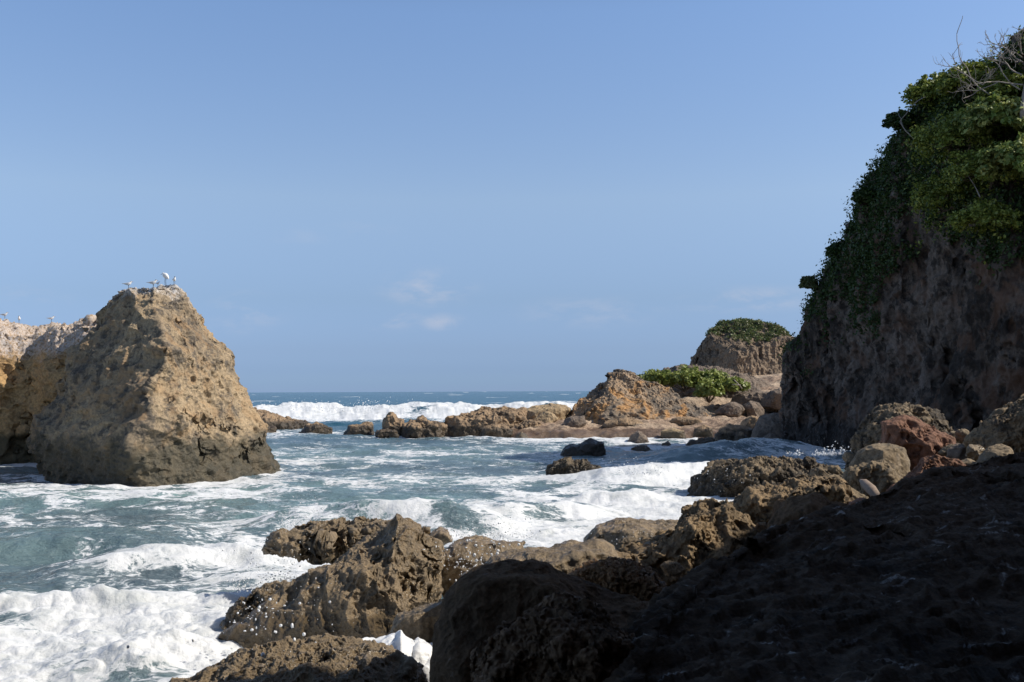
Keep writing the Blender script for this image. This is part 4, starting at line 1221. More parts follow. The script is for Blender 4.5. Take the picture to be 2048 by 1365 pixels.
# ------------------------------------------------------------------ cliff behind the viewpoint and an added roof, both unseen (cast the shade)
wp_ = np.array([(23.5, 13.0, 9.5), (21.5, 11.5, 11.0), (20.0, 8.5, 12.4), (18.8, 5.0, 12.8), (17.0, 0.0, 13.0), (14.5, -5.0, 13.0), (8.0, -8.5, 13.0), (0.0, -9.5, 13.0), (-8.0, -9.0, 12.5), (-14.0, -8.0, 11.0)])
Lw = np.concatenate([[0], np.cumsum(np.linalg.norm(np.diff(wp_[:, :2], axis=0), axis=1))])
nu, nv = 200, 90
u = np.linspace(0, Lw[-1], nu)
wx, wy, wh = [np.interp(u, Lw, wp_[:, k]) for k in range(3)]
V = np.zeros((nu, nv, 3))
for j in range(nv):
    a = j / (nv - 1)
    if a < 0.7:
        b = a / 0.7
        V[:, j, 0], V[:, j, 1], V[:, j, 2] = wx, wy, -1 + (wh + 1) * b
    else:
        b = (a - 0.7) / 0.3
        V[:, j, 0], V[:, j, 1], V[:, j, 2] = wx + 14 * b * np.interp(u, [0, Lw[4], Lw[-1]], [1, 0.8, -0.2]), wy - 12 * b * np.interp(u, [0, Lw[4], Lw[-1]], [0.5, 0.5, 1.0]), wh + 1.0 * b
v = V.reshape(-1, 3)
v = v + np.stack([fbm(v / 4.0 + k * 9, 4) * 1.2 for k in range(3)], 1)
o = build('rear_cliff', v, grid_faces(nu, nv), M['cliff'], origin=(15, 0, -1))
tag(o, 'high cliff wall behind the viewpoint whose shadow covers the foreground', 'cliff')
# added roof block, out of view, outline shaped to the foreground shadow edge
EDGE = [(-9, -9.5), (-8.5, 2.0), (-4.0, 4.6), (0.0, 5.8), (6.0, 6.8), (10.7, 7.65), (12.3, 7.6), (13.5, 7.7), (14.7, 8.6), (15.6, 10.8), (16.4, 12.3), (17.6, 14.2), (19.6, 15.7), (22, 16.4), (25, 7), (22, -6), (8, -11)]
ec = np.array(EDGE, float)
c0 = np.array([5.0, -2.0])
d, f = cube_sphere(80)
th = np.arctan2(d[:, 1], d[:, 0])
eth = np.arctan2(ec[:, 1] - c0[1], ec[:, 0] - c0[0])
er = np.hypot(ec[:, 0] - c0[0], ec[:, 1] - c0[1])
od = np.argsort(eth)
rr = np.interp(th, np.concatenate([eth[od] - 2 * math.pi, eth[od], eth[od] + 2 * math.pi]), np.tile(er[od], 3))
cph = np.hypot(d[:, 0], d[:, 1])
r = ((cph / rr) ** 4 + (np.abs(d[:, 2]) / 0.8) ** 4) ** -0.25
v = d * r[:, None] + np.array([c0[0], c0[1], 12.5])
v = v + np.stack([fbm(v / 2.6 + k * 9, 4) * 0.45 for k in range(3)], 1)
o = build('shade_roof', v, f, M['cliff'], origin=(15, -2, 11.4))
tag(o, 'unseen rock roof added above the viewpoint to darken and outline the foreground shade', 'shade_roof')
# ------------------------------------------------------------------ foliage
def leaves(centers, normals_, size, seed, aspect=0.55, spread=0.9, rnd_size=0.5):
    """Many small folded leaves as one array pair."""
    rs = np.random.RandomState(seed)
    n = len(centers)
    d = normals_ + rs.normal(size=(n, 3)) * spread
    d /= np.linalg.norm(d, axis=1, keepdims=True)               # leaf normal
    a = rs.normal(size=(n, 3))
    a -= d * (a * d).sum(1, keepdims=True)
    a /= np.linalg.norm(a, axis=1, keepdims=True)
    b = np.cross(d, a)
    s = (size * (1 - rnd_size / 2 + rnd_size * rs.rand(n)))[:, None]
    L_ = a * s
    Wd = b * s * aspect
    base = centers - L_ * 0.5
    v = np.stack([base, base + L_ * 0.45 + Wd * 0.5 + d * s * 0.08, base + L_ - d * s * 0.05, base + L_ * 0.45 - Wd * 0.5 + d * s * 0.08], 1).reshape(-1, 3)
    f = np.arange(n * 4).reshape(n, 4)
    var = np.repeat(rs.rand(n), 4)
    return v, f, var


def tube(pts, rad, sides=6):
    pts = np.array(pts, float)
    rad = np.broadcast_to(np.array(rad, float), (len(pts),))
    t_ = np.gradient(pts, axis=0)
    t_ /= np.maximum(np.linalg.norm(t_, axis=1, keepdims=True), 1e-9)
    up = np.where(np.abs(t_[:, 2:3]) > 0.9, np.array([[1.0, 0, 0]]), np.array([[0, 0, 1.0]]))
    a = np.cross(t_, up); a /= np.linalg.norm(a, axis=1, keepdims=True)
    b = np.cross(t_, a)
    an = np.linspace(0, 2 * math.pi, sides, endpoint=False)
    v = pts[:, None, :] + rad[:, None, None] * (np.cos(an)[None, :, None] * a[:, None, :] + np.sin(an)[None, :, None] * b[:, None, :])
    v = v.reshape(-1, 3)
    i, j = np.meshgrid(np.arange(len(pts) - 1), np.arange(sides), indexing='ij')
    i, j = i.ravel(), j.ravel()
    j2 = (j + 1) % sides
    f = np.stack([i * sides + j, i * sides + j2, (i + 1) * sides + j2, (i + 1) * sides + j], 1)
    # end caps as quads fanned from a centre vertex
    c0, c1 = len(v), len(v) + 1
    v = np.concatenate([v, pts[:1], pts[-1:]])
    m_ = (len(pts) - 1) * sides
    caps = []
    for k in range(0, sides, 2):
        caps.append([c0, (k + 2) % sides, (k + 1) % sides, k])
        caps.append([c1, m_ + k, m_ + (k + 1) % sides, m_ + (k + 2) % sides])
    return v, np.concatenate([f, np.array(caps)])


def join(parts):
    vs, fs, k = [], [], 0
    for v, f in parts:
        vs.append(v); fs.append(f + k); k += len(v)
    return np.concatenate(vs), np.concatenate(fs)


def branches(rs, p, d, ln, r, depth, out, up=0.15, spread=0.6, kids=(2, 3)):
    n = 5
    pts = [p]
    for k in range(n):
        d = d + rs.normal(size=3) * 0.16 + np.array([0, 0, up * 0.2])
        d = d / np.linalg.norm(d)
        pts.append(pts[-1] + d * ln / n)
    rr = np.linspace(r, r * 0.6, n + 1)
    out.append((pts, rr))
    if depth > 0:
        for k in range(rs.randint(kids[0], kids[1] + 1)):
            q = pts[rs.randint(2, n + 1)] if k else pts[-1]
            e = d + rs.normal(size=3) * spread + np.array([0, 0, up])
            branches(rs, q, e / np.linalg.norm(e), ln * rs.uniform(0.55, 0.8), r * 0.7, depth - 1, out, up, spread, kids)


def shrub(name, label, cat, c, rx, ry, rz, n_clump, per, size, mat, seed, group=None, aspect=0.55, stem_r=0.05, root=None):
    """Foliage gathered in clumps round a blob, on its own woody stems."""
    rs = np.random.RandomState(seed)
    c = np.array(c, float)
    d = rs.normal(size=(n_clump, 3))
    d /= np.linalg.norm(d, axis=1, keepdims=True)
    d[:, 2] = np.where(d[:, 2] < -0.35, -d[:, 2] * 0.5, d[:, 2])
    rad = rs.uniform(0.45, 1.0, n_clump) ** 0.6 * (1 + 0.35 * fbm(d * 1.7 + seed, 2))
    cc_ = c + d * rad[:, None] * np.array([rx, ry, rz])
    cs = (0.30 if n_clump < 150 else 0.20) * (rx * ry * rz) ** (1 / 3) * rs.uniform(0.6, 1.3, n_clump)
    k = np.repeat(np.arange(n_clump), per)
    off = rs.normal(size=(len(k), 3))
    off /= np.linalg.norm(off, axis=1, keepdims=True)
    pos = cc_[k] + off * (cs[k] * rs.uniform(0.35, 1.0, len(k)))[:, None] * np.array([1, 1, 0.7])
    nn = off * 0.5 + d[k] * 0.5 + np.array([0, 0, 0.55])
    e = bpy.data.objects.new(name, None)
    COL.objects.link(e)
    base = np.array(root if root is not None else (c[0], c[1], c[2] - rz), float)
    e.location = base
    tag(e, label, cat, group)
    v, f, var = leaves(pos, nn, size, seed + 5, aspect)
    build('foliage', v, f, mat, parent=e, origin=base, attrs={'var': var})
    st = []
    for q in cc_[:: max(1, n_clump // 14)]:
        mid = (base + q) / 2 + rs.normal(size=3) * 0.12 * rz
        st.append(tube([base, mid * 0.5 + base * 0.5, mid, (mid + q) / 2 + rs.normal(size=3) * 0.04, q], np.linspace(stem_r, stem_r * 0.25, 5), 5 + 1))
    v, f = join(st)
    build('stem', v, f, M['branch'], parent=e, origin=base)
    return e


# greenery hanging down the cliff: nobody could count it
rs = np.random.RandomState(5)
px_, py_ = project(cv_)
bx = [1560, 1590, 1612, 1640, 1700, 1735, 1765, 1790, 1825, 1870, 1930, 1990, 2048, 2300]
by = [690, 712, 650, 640, 655, 690, 600, 540, 450, 470, 500, 540, 560, 600]
nz = fbm(cv_ / 1.6 + 40, 4)
lim = np.interp(px_, bx, by) + nz * 230
colm = np.tile(np.arange(330), len(cv_) // 330)
m_ = (py_ < lim) & (px_ > 1555) & (px_ < 2420) & (cv_[:, 2] > 3.2) & (py_ > -900) & (cv_[:, 1] > 38) & (cv_[:, 1] < 72)
dens_ = sstep(fbm(cv_ / 1.3 + 90, 3), -0.5, -0.05) * sstep(lim - py_, 0, 60)
wgt = np.where(m_, dens_, 0)
# area weights per vertex
E1 = cv_[cf[:, 1]] - cv_[cf[:, 0]]
E2 = cv_[cf[:, 3]] - cv_[cf[:, 0]]
ar = np.linalg.norm(np.cross(E1, E2), axis=1)
va = np.bincount(cf[:, 0], weights=ar, minlength=len(cv_))
wgt = wgt * np.minimum(va, 0.2) * np.where(colm > 262, 0.35, 1.0)
NL = 170000
ix = rs.choice(len(cv_), NL, p=wgt / wgt.sum())
cen = cv_[ix] + cliffN[ix] * (rs.rand(NL) ** 1.5 * (0.15 + 0.75 * sstep(fbm(cv_[ix] / 1.1 + 12, 2), -0.2, 0.4)))[:, None] + rs.normal(size=(NL, 3)) * 0.07
v, f, var = leaves(cen, cliffN[ix] * 0.7 + np.array([0, 0, 0.5]), 0.17, 6, 0.6)
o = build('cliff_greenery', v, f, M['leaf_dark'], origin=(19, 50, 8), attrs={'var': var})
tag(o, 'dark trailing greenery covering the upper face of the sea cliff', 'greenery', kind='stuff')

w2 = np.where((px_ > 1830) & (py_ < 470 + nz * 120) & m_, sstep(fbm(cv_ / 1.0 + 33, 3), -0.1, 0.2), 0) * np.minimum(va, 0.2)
N2 = 34000
ix = rs.choice(len(cv_), N2, p=w2 / w2.sum())
cen = cv_[ix] + cliffN[ix] * (rs.rand(N2) * (0.3 + 0.9 * sstep(fbm(cv_[ix] / 0.8 + 52, 2), -0.2, 0.3)))[:, None] + rs.normal(size=(N2, 3)) * 0.10
v, f, var = leaves(cen, cliffN[ix] * 0.6 + np.array([0.3, 0, 0.5]), 0.19, 16, 0.5)
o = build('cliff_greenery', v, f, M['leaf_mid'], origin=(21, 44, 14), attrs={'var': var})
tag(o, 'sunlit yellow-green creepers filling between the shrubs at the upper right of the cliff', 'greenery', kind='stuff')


def cliff_point(x, y, out=0.8):
    d2 = (px_ - x) ** 2 + (py_ - y) ** 2 + np.where((cliffN @ ray(x, y)) < 0, 0, 4000)
    k = np.argsort(d2)[:30]
    k = k[np.argmin(cv_[k, 1])]
    return P(x, y, cv_[k, 1] - out), cv_[k]


GS = 'shrubs on top of the sea cliff'
for i_, (x, y, rx, rz, mt, sz, lb, pr_) in enumerate((
    (1865, 190, 1.1, 0.8, 'leaf_mid', 0.17, 'small rounded green shrub at the cliff brow, leftmost of the sunlit ones', 1.0),
    (1935, 170, 1.2, 0.7, 'leaf_mid', 0.20, 'leafy shrub on the brow directly below the tips of the bare branches', 1.0),
    (2020, 185, 1.1, 0.7, 'leaf_mid', 0.20, 'dense green shrub at the foot of the bare tree on the cliff top', 1.0),
    (2000, 245, 1.3, 0.9, 'leaf_big', 0.28, 'shrub with large pale broad leaves high on the cliff at the right edge', 1.6),
    (1905, 290, 1.5, 1.0, 'leaf_mid', 0.16, 'mid-green shrub bulging from the cliff below the brow shrubs', 1.2),
    (2035, 330, 1.2, 0.9, 'leaf_big', 0.24, 'bright leafy shrub at the right edge under the broad-leaved one', 1.6),
    (1965, 350, 1.4, 0.9, 'leaf_mid', 0.15, 'fine-leaved green shrub in the middle of the hanging shrubs', 1.4),
    (1890, 400, 1.2, 0.9, 'leaf_mid', 0.15, 'green shrub hanging lowest on the left over bare cliff', 1.0),
    (1970, 445, 1.2, 0.7, 'leaf_mid', 0.15, 'drooping fine-leaved shrub hanging lowest over the dark recess', 1.4),
    (1800, 245, 0.6, 0.45, 'leaf_dark', 0.16, 'dark small shrub on the sloping cliff skyline left of the brow', 0.4),
    (1730, 395, 0.5, 0.4, 'leaf_dark', 0.16, 'dark shrub half-way down the cliff skyline', 0.4),
    (1672, 505, 0.45, 0.4, 'leaf_dark', 0.15, 'dark shrub on the cliff skyline just above the notch', 0.4),
    (1618, 570, 0.45, 0.4, 'leaf_dry', 0.13, 'dry olive tuft capping the small knob on the cliff skyline', 0.3))):
    c_, s_ = cliff_point(x, y, pr_ * 0.75)
    shrub('cliff_shrub', lb, 'shrub', c_, rx * 1.2, rx * 1.0, rz * 1.3, 210, 27, sz, M[mt], 200 + i_, GS, root=s_)

# bare tree on the cliff top
rs = np.random.RandomState(11)
base_, _ = cliff_point(2044, 215, 1.9)
e = bpy.data.objects.new('bare_tree', None)
COL.objects.link(e)
e.location = base_
tag(e, 'leafless grey tree with fine forking twigs on the cliff top at the right edge', 'tree')
tr = []
top1 = P(2052, 110, base_[1])
v, f = tube([base_ - np.array([0, 0, 0.5]), base_, (base_ + top1) / 2 + np.array([0.08, 0, 0]), top1], [0.10, 0.09, 0.06, 0.045], 8)
build('trunk', v, f, M['twig'], parent=e, origin=base_)
for x, y, x2, y2, ln in ((2046, 110, 2020, 75, 0.6), (2044, 115, 1995, 80, 0.8), (2046, 125, 1975, 95, 0.9), (2044, 150, 1960, 120, 0.95), (2040, 180, 1950, 150, 1.0), (2052, 105, 2070, 50, 0.7), (2046, 170, 1930, 145, 1.6), (2052, 140, 2120, 100, 1.4)):
    p0 = P(x, y, base_[1]); p1 = P(x2, y2, base_[1] + rs.uniform(-0.6, 0.6))
    d_ = (p1 - p0) / np.linalg.norm(p1 - p0)
    br = []
    branches(rs, p0, d_, ln, 0.035, 4, br, 0.22, 0.5, (2, 3))
    v, f = join([tube(a, r_, 4) for a, r_ in br])
    build('branch', v, f, M['twig'], parent=e, origin=base_)
# dead branches in the greenery
for (x, y, x2, y2, lb) in ((1835, 285, 1800, 240, 'pale curved dead branch lying on the dark greenery of the cliff skyline'),
                           (2020, 215, 1925, 140, 'long bare grey branch slanting through the brow shrubs'),
                           (1960, 395, 1945, 365, 'short dead twig among the hanging shrubs')):
    a_, _ = cliff_point(x, y, 1.7)
    b_ = P(x2, y2, a_[1] + 0.3)
    br = []
    d_ = (b_ - a_); ln = np.linalg.norm(d_)
    branches(rs, a_, d_ / ln, ln, 0.035, 2, br, 0.1, 0.45, (1, 2))
    v, f = join([tube(a, r_, 4) for a, r_ in br])
    o = build('dead_branch', v, f, M['twig'], origin=a_)
    tag(o, lb, 'branch')

# sea grape on the headland and scrub on the domed hill
GH = 'sea grape shrubs on the headland'


def surf_y(vv, x, y, rad=10):
    qx, qy = project(vv)
    k = np.where((np.abs(qx - x) < rad) & (np.abs(qy - y) < rad))[0]
    return vv[k, 1].min() if len(k) else None


for i_, (x, y, Y, rx, rz, lb) in enumerate((
    (1318, 760, 84.5, 1.7, 0.8, 'leafy sea grape at the left end of the green patch behind the ochre outcrop'),
    (1368, 760, 84.5, 2.0, 1.0, 'tallest bright green sea grape, second from the left of the green patch'),
    (1420, 766, 84.5, 1.9, 1.0, 'wide sea grape in the right half of the green patch'),
    (1462, 774, 84.0, 1.5, 0.7, 'sea grape at the right end of the green patch beside a dead stick'),
    (1418, 784, 82.5, 1.1, 0.9, 'yellow-green sea grape spilling down toward the sand, lowest of the patch'))):
    shrub('sea_grape', lb, 'shrub', P(x, y, Y), rx, 1.5, rz, 80, 40, 0.27, M['leaf_grape'], 300 + i_, GH, aspect=0.85)
b0 = P(1484, 778, 81.5)
v, f = join([tube([b0, P(1476, 768, 81.6), P(1468, 760, 81.8)], 0.05, 4), tube([b0 + np.array([-0.1, 0, 0.3]), P(1464, 770, 81.5)], 0.035, 4)])
o = build('dead_stick', v, f, M['twig'], origin=b0)
tag(o, 'pale forked dead stick poking out of the headland greenery', 'stick')

hN_ = hill_v
qx, qy = project(hill_v)
hc = hill_v[:, 2].max()
msk = (fbm(hill_v / 1.6 + 3, 3) > -0.12) & (hill_v[:, 2] > hc - 3.2 + 2.6 * fbm(hill_v / 2.2, 4) + 0.16 * np.abs(qx - 1510) / 10) & (qx > 1380) & (hill_v[:, 1] < 130)
k = np.where(msk)[0]
rs = np.random.RandomState(9)
k = rs.choice(k, 16000)
cen = hill_v[k] + rs.normal(size=(len(k), 3)) * 0.10 + np.array([0, 0, 1]) * (rs.rand(len(k)) * 0.16 * sstep(hill_v[k, 2], hc - 2, hc))[:, None]
v, f, var = leaves(cen, np.tile([0, -0.3, 0.7], (len(k), 1)), 0.25, 8, 0.6)
o = build('hilltop_scrub', v, f, M['leaf_dry'], origin=(28, 118, 8), attrs={'var': var})
tag(o, 'low olive and green scrub covering the top of the domed hill', 'scrub', kind='stuff')

# ------------------------------------------------------------------ driftwood
a_ = P(1722, 962, 16.4); b_ = P(1764, 1006, 15.0)
v, f = tube([a_, a_ * 0.8 + b_ * 0.2 + np.array([0, 0, 0.02]), (a_ + b_) / 2 + np.array([0, 0, 0.03]), b_], [0.03, 0.075, 0.085, 0.05], 10)
o = build('driftwood', v, f, M['driftwood'], origin=b_)
tag(o, 'pale worn driftwood stump lying between rusty rocks at the slab edge', 'driftwood')


# ------------------------------------------------------------------ birds
def loft(sec, sides=14):
    """sec: (x, z, half-height, half-width) along the spine, bird facing +x."""
    sec = np.array(sec, float)
    an = np.linspace(0, 2 * math.pi, sides, endpoint=False)
    tx_ = np.gradient(sec[:, 0]); tz_ = np.gradient(sec[:, 1])
    l_ = np.hypot(tx_, tz_); nx_, nz_ = -tz_ / l_, tx_ / l_
    V = np.zeros((len(sec), sides, 3))
    V[:, :, 0] = sec[:, 0:1] + nx_[:, None] * sec[:, 2:3] * np.sin(an)
    V[:, :, 2] = sec[:, 1:2] + nz_[:, None] * sec[:, 2:3] * np.sin(an)
    V[:, :, 1] = sec[:, 3:4] * np.cos(an)
    i, j = np.meshgrid(np.arange(len(sec) - 1), np.arange(sides), indexing='ij')
    i, j = i.ravel(), j.ravel(); j2 = (j + 1) % sides
    return V.reshape(-1, 3), np.stack([i * sides + j, i * sides + j2, (i + 1) * sides + j2, (i + 1) * sides + j], 1)


def bird(px, py, vv, h, face, label, kind='tern', Yh=None):
    """Stand a bird on the surface seen at photo pixel (px, py); face: heading in degrees, 0 = to the right of the picture."""
    qx, qy = project(vv)
    k_ = np.where(np.abs(qx - px) < 4)[0]
    foot = vv[k_[np.argmin(qy[k_])]].copy()
    h = h * 0.92
    e = bpy.data.objects.new('egret' if kind == 'egret' else ('tern' if kind == 'tern' else 'plover'), None)
    COL.objects.link(e)
    e.location = foot
    tag(e, label, {'egret': 'egret', 'tern': 'tern', 'plover': 'shore bird'}[kind], 'birds perched on the rocks')
    a = R(face); ca_, sa_ = math.cos(a), math.sin(a)

    def put(name, v, f, mat):
        v = np.array(v) * h
        w_ = np.stack([v[:, 0] * ca_ - v[:, 1] * sa_, v[:, 0] * sa_ + v[:, 1] * ca_, v[:, 2]], 1) + foot
        return build(name, w_, f, M[mat], parent=e, origin=foot)
    if kind == 'egret':
        body = [(-0.30, 0.42, 0.01, 0.01), (-0.26, 0.50, 0.07, 0.06), (-0.16, 0.62, 0.15, 0.13), (-0.02, 0.73, 0.20, 0.16), (0.10, 0.80, 0.19, 0.15), (0.18, 0.86, 0.13, 0.11),
                (0.23, 0.92, 0.08, 0.075), (0.28, 0.94, 0.06, 0.05), (0.33, 0.92, 0.035, 0.03), (0.36, 0.905, 0.012, 0.012)]
        put('body', *loft(body), 'white')
        put('beak', *loft([(0.34, 0.91, 0.02, 0.015), (0.42, 0.86, 0.015, 0.012), (0.50, 0.81, 0.003, 0.003)], 8), 'blackf')
        for s in (-0.06, 0.06):
            put('leg', *tube([(-0.02, s, 0.60), (0.03, s, 0.32), (-0.01, s, 0.0), (0.07, s, -0.005)], [0.022, 0.014, 0.014, 0.010], 6), 'blackf')
    else:
        body = [(-0.85, 0.62, 0.01, 0.015), (-0.6, 0.60, 0.04, 0.07), (-0.38, 0.58, 0.10, 0.12), (-0.12, 0.57, 0.18, 0.18), (0.10, 0.62, 0.20, 0.18), (0.24, 0.72, 0.15, 0.14),
                (0.30, 0.84, 0.12, 0.11), (0.36, 0.90, 0.10, 0.095), (0.44, 0.91, 0.065, 0.06), (0.49, 0.90, 0.02, 0.02)]
        if kind == 'plover':
            body = [(x * 0.7, z, r1 * 1.05, r2 * 1.05) for x, z, r1, r2 in body]
        put('body', *loft(body), 'white')
        for s in (-1, 1):
            wing = [(-0.92, 0.62, 0.008, 0.006), (-0.6, 0.63, 0.045, 0.02), (-0.3, 0.64, 0.10, 0.035), (-0.02, 0.66, 0.12, 0.04), (0.12, 0.68, 0.07, 0.03), (0.2, 0.70, 0.01, 0.01)]
            if kind == 'plover':
                wing = [(x * 0.7, z, r1, r2) for x, z, r1, r2 in wing]
            v, f = loft(wing, 8)
            v[:, 1] += s * 0.145
            put('wing', v, f, 'greyf')
        cx_ = 0.36 if kind == 'tern' else 0.25
        put('cap', *loft([(cx_ - 0.16, 0.90, 0.01, 0.01), (cx_ - 0.08, 0.955, 0.045, 0.09), (cx_, 0.975, 0.045, 0.095), (cx_ + 0.07, 0.965, 0.03, 0.06), (cx_ + 0.12, 0.94, 0.01, 0.01)], 10), 'blackf')
        put('beak', *loft([(cx_ + 0.10, 0.90, 0.03, 0.022), (cx_ + 0.22, 0.885, 0.018, 0.014), (cx_ + 0.34, 0.87, 0.003, 0.003)], 8), 'bill')
        for s in (-0.07, 0.07):
            put('leg', *tube([(0.0, s, 0.45), (0.02, s, 0.22), (0.0, s, 0.0), (0.08, s, -0.005)], [0.03, 0.018, 0.018, 0.012], 6), 'blackf')
    return e


YS = 40.0
bird(253, 583, stack_v, 0.31, 10, 'white tern with a black cap at the left end of the stack top', 'tern', YS)
bird(303, 572, stack_v, 0.33, 0, 'white tern facing right, beside a crouching bird in the middle of the stack top', 'tern', YS)
bird(312, 574, stack_v, 0.20, 0, 'small low white bird crouched right under the middle tern', 'plover', YS - 0.3)
bird(331, 568, stack_v, 0.56, 160, 'tall white egret hunched on long dark legs at the summit of the stack', 'egret', YS)
bird(345, 575, stack_v, 0.33, 300, 'grey-white shore bird standing just right of the egret', 'plover', YS)
bird(9, 636, guano_v, 0.34, 0, 'white tern farthest left on the guano-covered wall', 'tern', 47.3)
bird(36, 639, guano_v, 0.36, 290, 'greyish bird seen from behind, second from the left on the guano-covered wall', 'plover', 47.8)
bird(101, 643, guano_v, 0.32, 10, 'white tern standing apart on a spiky lump of the guano-covered wall', 'tern', 47.4)

# ------------------------------------------------------------------ spray and splashes
ICO_V = None


def ico():
    t_ = (1 + 5 ** 0.5) / 2
    v = np.array([(-1, t_, 0), (1, t_, 0), (-1, -t_, 0), (1, -t_, 0), (0, -1, t_), (0, 1, t_), (0, -1, -t_), (0, 1, -t_), (t_, 0, -1), (t_, 0, 1), (-t_, 0, -1), (-t_, 0, 1)], float)
    f = [(0, 11, 5), (0, 5, 1), (0, 1, 7), (0, 7, 10), (0, 10, 11), (1, 5, 9), (5, 11, 4), (11, 10, 2), (10, 7, 6), (7, 1, 8), (3, 9, 4), (3, 4, 2), (3, 2, 6), (3, 6, 8), (3, 8, 9), (4, 9, 5), (2, 4, 11), (6, 2, 10), (8, 6, 7), (9, 8, 1)]
    v = list(v / np.linalg.norm(v, axis=1, keepdims=True))
    cache, out = {}, []

    def mid(a, b):
        k_ = (min(a, b), max(a, b))
        if k_ not in cache:
            m__ = v[a] + v[b]
            v.append(m__ / np.linalg.norm(m__))
            cache[k_] = len(v) - 1
        return cache[k_]
    for a, b, c in f:
        ab, bc, ca = mid(a, b), mid(b, c), mid(c, a)
        out += [(a, ab, ca), (b, bc, ab), (c, ca, bc), (ab, bc, ca)]
    return np.array(v), np.array(out)


ICO_V, ICO_F = ico()
CS_V, CS_F = cube_sphere(3)


def spray(label, pts, radii, stretch=None, extra=()):
    n = len(pts)
    st = np.random.RandomState(n).uniform(0.45, 1.5, (n, 1, 3))
    v = (CS_V[None] * radii[:, None, None] * st + pts[:, None, :]).reshape(-1, 3)
    f = (CS_F[None] + (np.arange(n) * len(CS_V))[:, None, None]).reshape(-1, 4)
    parts = [(v, f)] + list(extra)
    v, f = join(parts)
    o = build('sea_spray', v, f, M['foam'], origin=pts.mean(0))
    tag(o, label, 'spray', kind='stuff')


def cloud_(rs, n, x0, x1, y0, y1, Y, dY, lo, hi, pw=3.0, bias=1.0):
    """Drops thrown up over a patch of the picture at about distance Y, thick at the bottom, in uneven bursts."""
    nb = 7
    bxs = rs.uniform(x0 + (x1 - x0) * 0.15, x1 - (x1 - x0) * 0.15, nb)
    bh = rs.uniform(0.25, 1.0, nb)
    k = rs.randint(0, nb, n)
    h_ = np.minimum(rs.exponential(0.34, n), 1.3) * bh[k]
    xx = bxs[k] + rs.normal(size=n) * (x1 - x0) * (0.06 + 0.12 * h_)
    yy = y1 - (y1 - y0) * h_ + rs.normal(size=n) * (y1 - y0) * 0.04
    pts = np.array([P(a, b, Y + dY * c) for a, b, c in zip(xx, yy, rs.normal(size=n) * 0.4)])
    r_ = lo + (hi - lo) * rs.rand(n) ** pw
    return pts, r_


def even_(rs, n, x0, x1, y0, y1, Y, dY, lo, hi, pw=3.0):
    cx_, cy_ = (x0 + x1) / 2, (y0 + y1) / 2
    xx = cx_ + rs.normal(size=n) * (x1 - x0) / 4.2
    yy = cy_ + rs.normal(size=n) * (y1 - y0) / 4.2
    pts = np.array([P(a, b, Y + dY * c) for a, b, c in zip(xx, yy, rs.normal(size=n) * 0.4)])
    return pts, lo + (hi - lo) * rs.rand(n) ** pw


rs = np.random.RandomState(21)
p1_, r1_ = even_(rs, 430, 870, 1070, 1065, 1190, 13.7, 0.7, 0.003, 0.017, 2.6)
spray('white drops of spray flying over the tan rock right of the central crag', p1_, r1_)
p1_, r1_ = even_(rs, 45, 470, 740, 1150, 1300, 12.4, 0.8, 0.004, 0.024, 4.0)
p2_, r2_ = even_(rs, 50, 455, 570, 1180, 1290, 12.6, 0.5, 0.005, 0.022, 3.0)
spray('large white drops thrown up at the lower left of the central crag', np.concatenate([p1_, p2_]), np.concatenate([r1_, r2_]))
p1_, r1_ = cloud_(rs, 1500, 440, 640, 1085, 1180, 15.8, 1.6, 0.003, 0.014, 4)
spray('burst of fine spray over the breaking water left of the low ridged rock', p1_, r1_)
p1_, r1_ = cloud_(rs, 1500, 530, 680, 1005, 1060, 20.5, 1.5, 0.004, 0.014, 4)
spray('fine spray glittering on the wave crest behind the low ridged rock', p1_, r1_)
p1_, r1_ = cloud_(rs, 500, 860, 1100, 1015, 1075, 18.5, 1.5, 0.004, 0.016, 4)
spray('scattered drops above the surf behind the spray-covered rock', p1_, r1_)
p1_, r1_ = cloud_(rs, 450, 1205, 1330, 912, 948, 34.8, 1.5, 0.006, 0.022, 3)
spray('spray leaping from the small breaker right of the craggy cove rock', p1_, r1_)
p1_, r1_ = even_(rs, 60, 1380, 1540, 925, 985, 28.6, 1.0, 0.004, 0.018, 3)
spray('spray drops in front of the jagged reef ledge', p1_, r1_)
p1_, r1_ = cloud_(rs, 400, 1560, 1710, 880, 910, 36.0, 1.5, 0.006, 0.035, 3)
spray('curls of spray along the cliff foot', p1_, r1_)
p1_, r1_ = even_(rs, 70, 1170, 1340, 1060, 1120, 14.8, 0.6, 0.003, 0.010, 2)
spray('tiny drops on the broad rounded boulder', p1_, r1_)
p1_, r1_ = even_(rs, 40, 320, 720, 1270, 1340, 9.4, 0.8, 0.003, 0.014, 3)
spray('drops above the broad low rock at the bottom edge', p1_, r1_)
p1_, r1_ = cloud_(rs, 1500, 490, 900, 800, 822, 123.0, 3, 0.02, 0.07, 3)
spray('spray blown off the distant line of breakers', p1_, r1_)

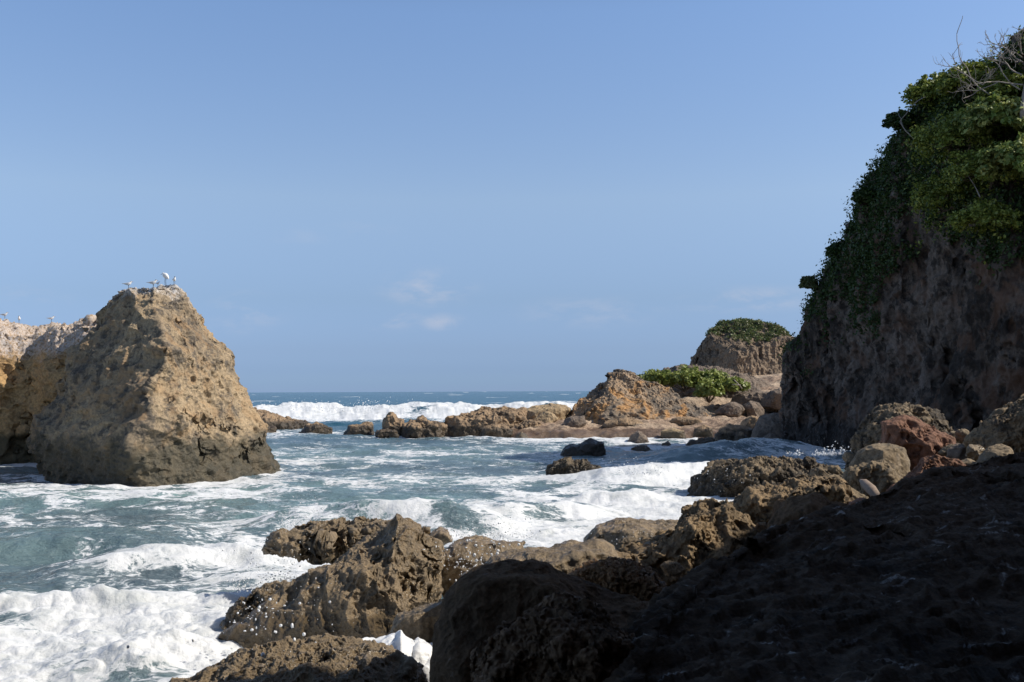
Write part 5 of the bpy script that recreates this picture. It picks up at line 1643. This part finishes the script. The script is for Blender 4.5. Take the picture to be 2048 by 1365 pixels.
# foam heaped in the gap between the boulders
fp = [(700, 1345), (722, 1282), (745, 1290), (770, 1282), (790, 1276), (802, 1266), (812, 1278), (830, 1290), (840, 1284), (852, 1290), (868, 1305), (888, 1298), (905, 1310), (900, 1340), (880, 1400), (800, 1420), (730, 1400)]
v, f, c, S_ = inflate(fp, 10.9, 0.4, 0.6, p=2.2, rnd=0, seed=93, dens=1.6, rec=dict(big=0.10, ridge=0.0, pits=(), fine=(0.02, 0.30)))
o = build('foam_splash', v, f, M['foam'], origin=(c[0], c[1], -0.2))
tag(o, 'white heap of foam in the gap between foreground boulders', 'foam', kind='stuff')

# foam gathers where rocks stand in the water
for vv in (stack_v, guano_v, cv_, outcrop_v):
    WET.append(vv[np.abs(vv[:, 2]) < 0.12][:, :2])
hw = np.stack([hx_, hy_, hz], 1)
WET.append(hw[np.abs(hw[:, 2]) < 0.10][:, :2])
pts = np.concatenate(WET)
cs = 0.2
gx0, gx1, gy0, gy1 = -50, 50, 4, 100
Hh, _, _ = np.histogram2d(pts[:, 0], pts[:, 1], bins=[int((gx1 - gx0) / cs), int((gy1 - gy0) / cs)], range=[[gx0, gx1], [gy0, gy1]])
Hh = np.minimum(Hh, 1.0)


def blur(a, r):
    k_ = np.hanning(2 * r + 1); k_ /= k_.sum()
    a = np.apply_along_axis(lambda q_: np.convolve(q_, k_, 'same'), 0, a)
    return np.apply_along_axis(lambda q_: np.convolve(q_, k_, 'same'), 1, a)


near_b, far_b = blur(Hh, 3), blur(Hh, 8)
ix_ = np.clip(((sx - gx0) / cs).astype(int), 0, Hh.shape[0] - 1)
iy_ = np.clip(((sy - gy0) / cs).astype(int), 0, Hh.shape[1] - 1)
ring = np.where((sx > gx0) & (sx < gx1) & (sy < gy1), np.minimum(near_b[ix_, iy_] * 3.0, 1) * 0.30 + np.minimum(far_b[ix_, iy_] * 4.0, 1) * 0.16, 0)
FO2 = np.clip(FO + ring * (0.8 + 0.8 * noise2(sx, sy, 1.1, 71, 2)), -0.2, 1.5)
sea.data.attributes['foam'].data.foreach_set('value', FO2.astype(F32))
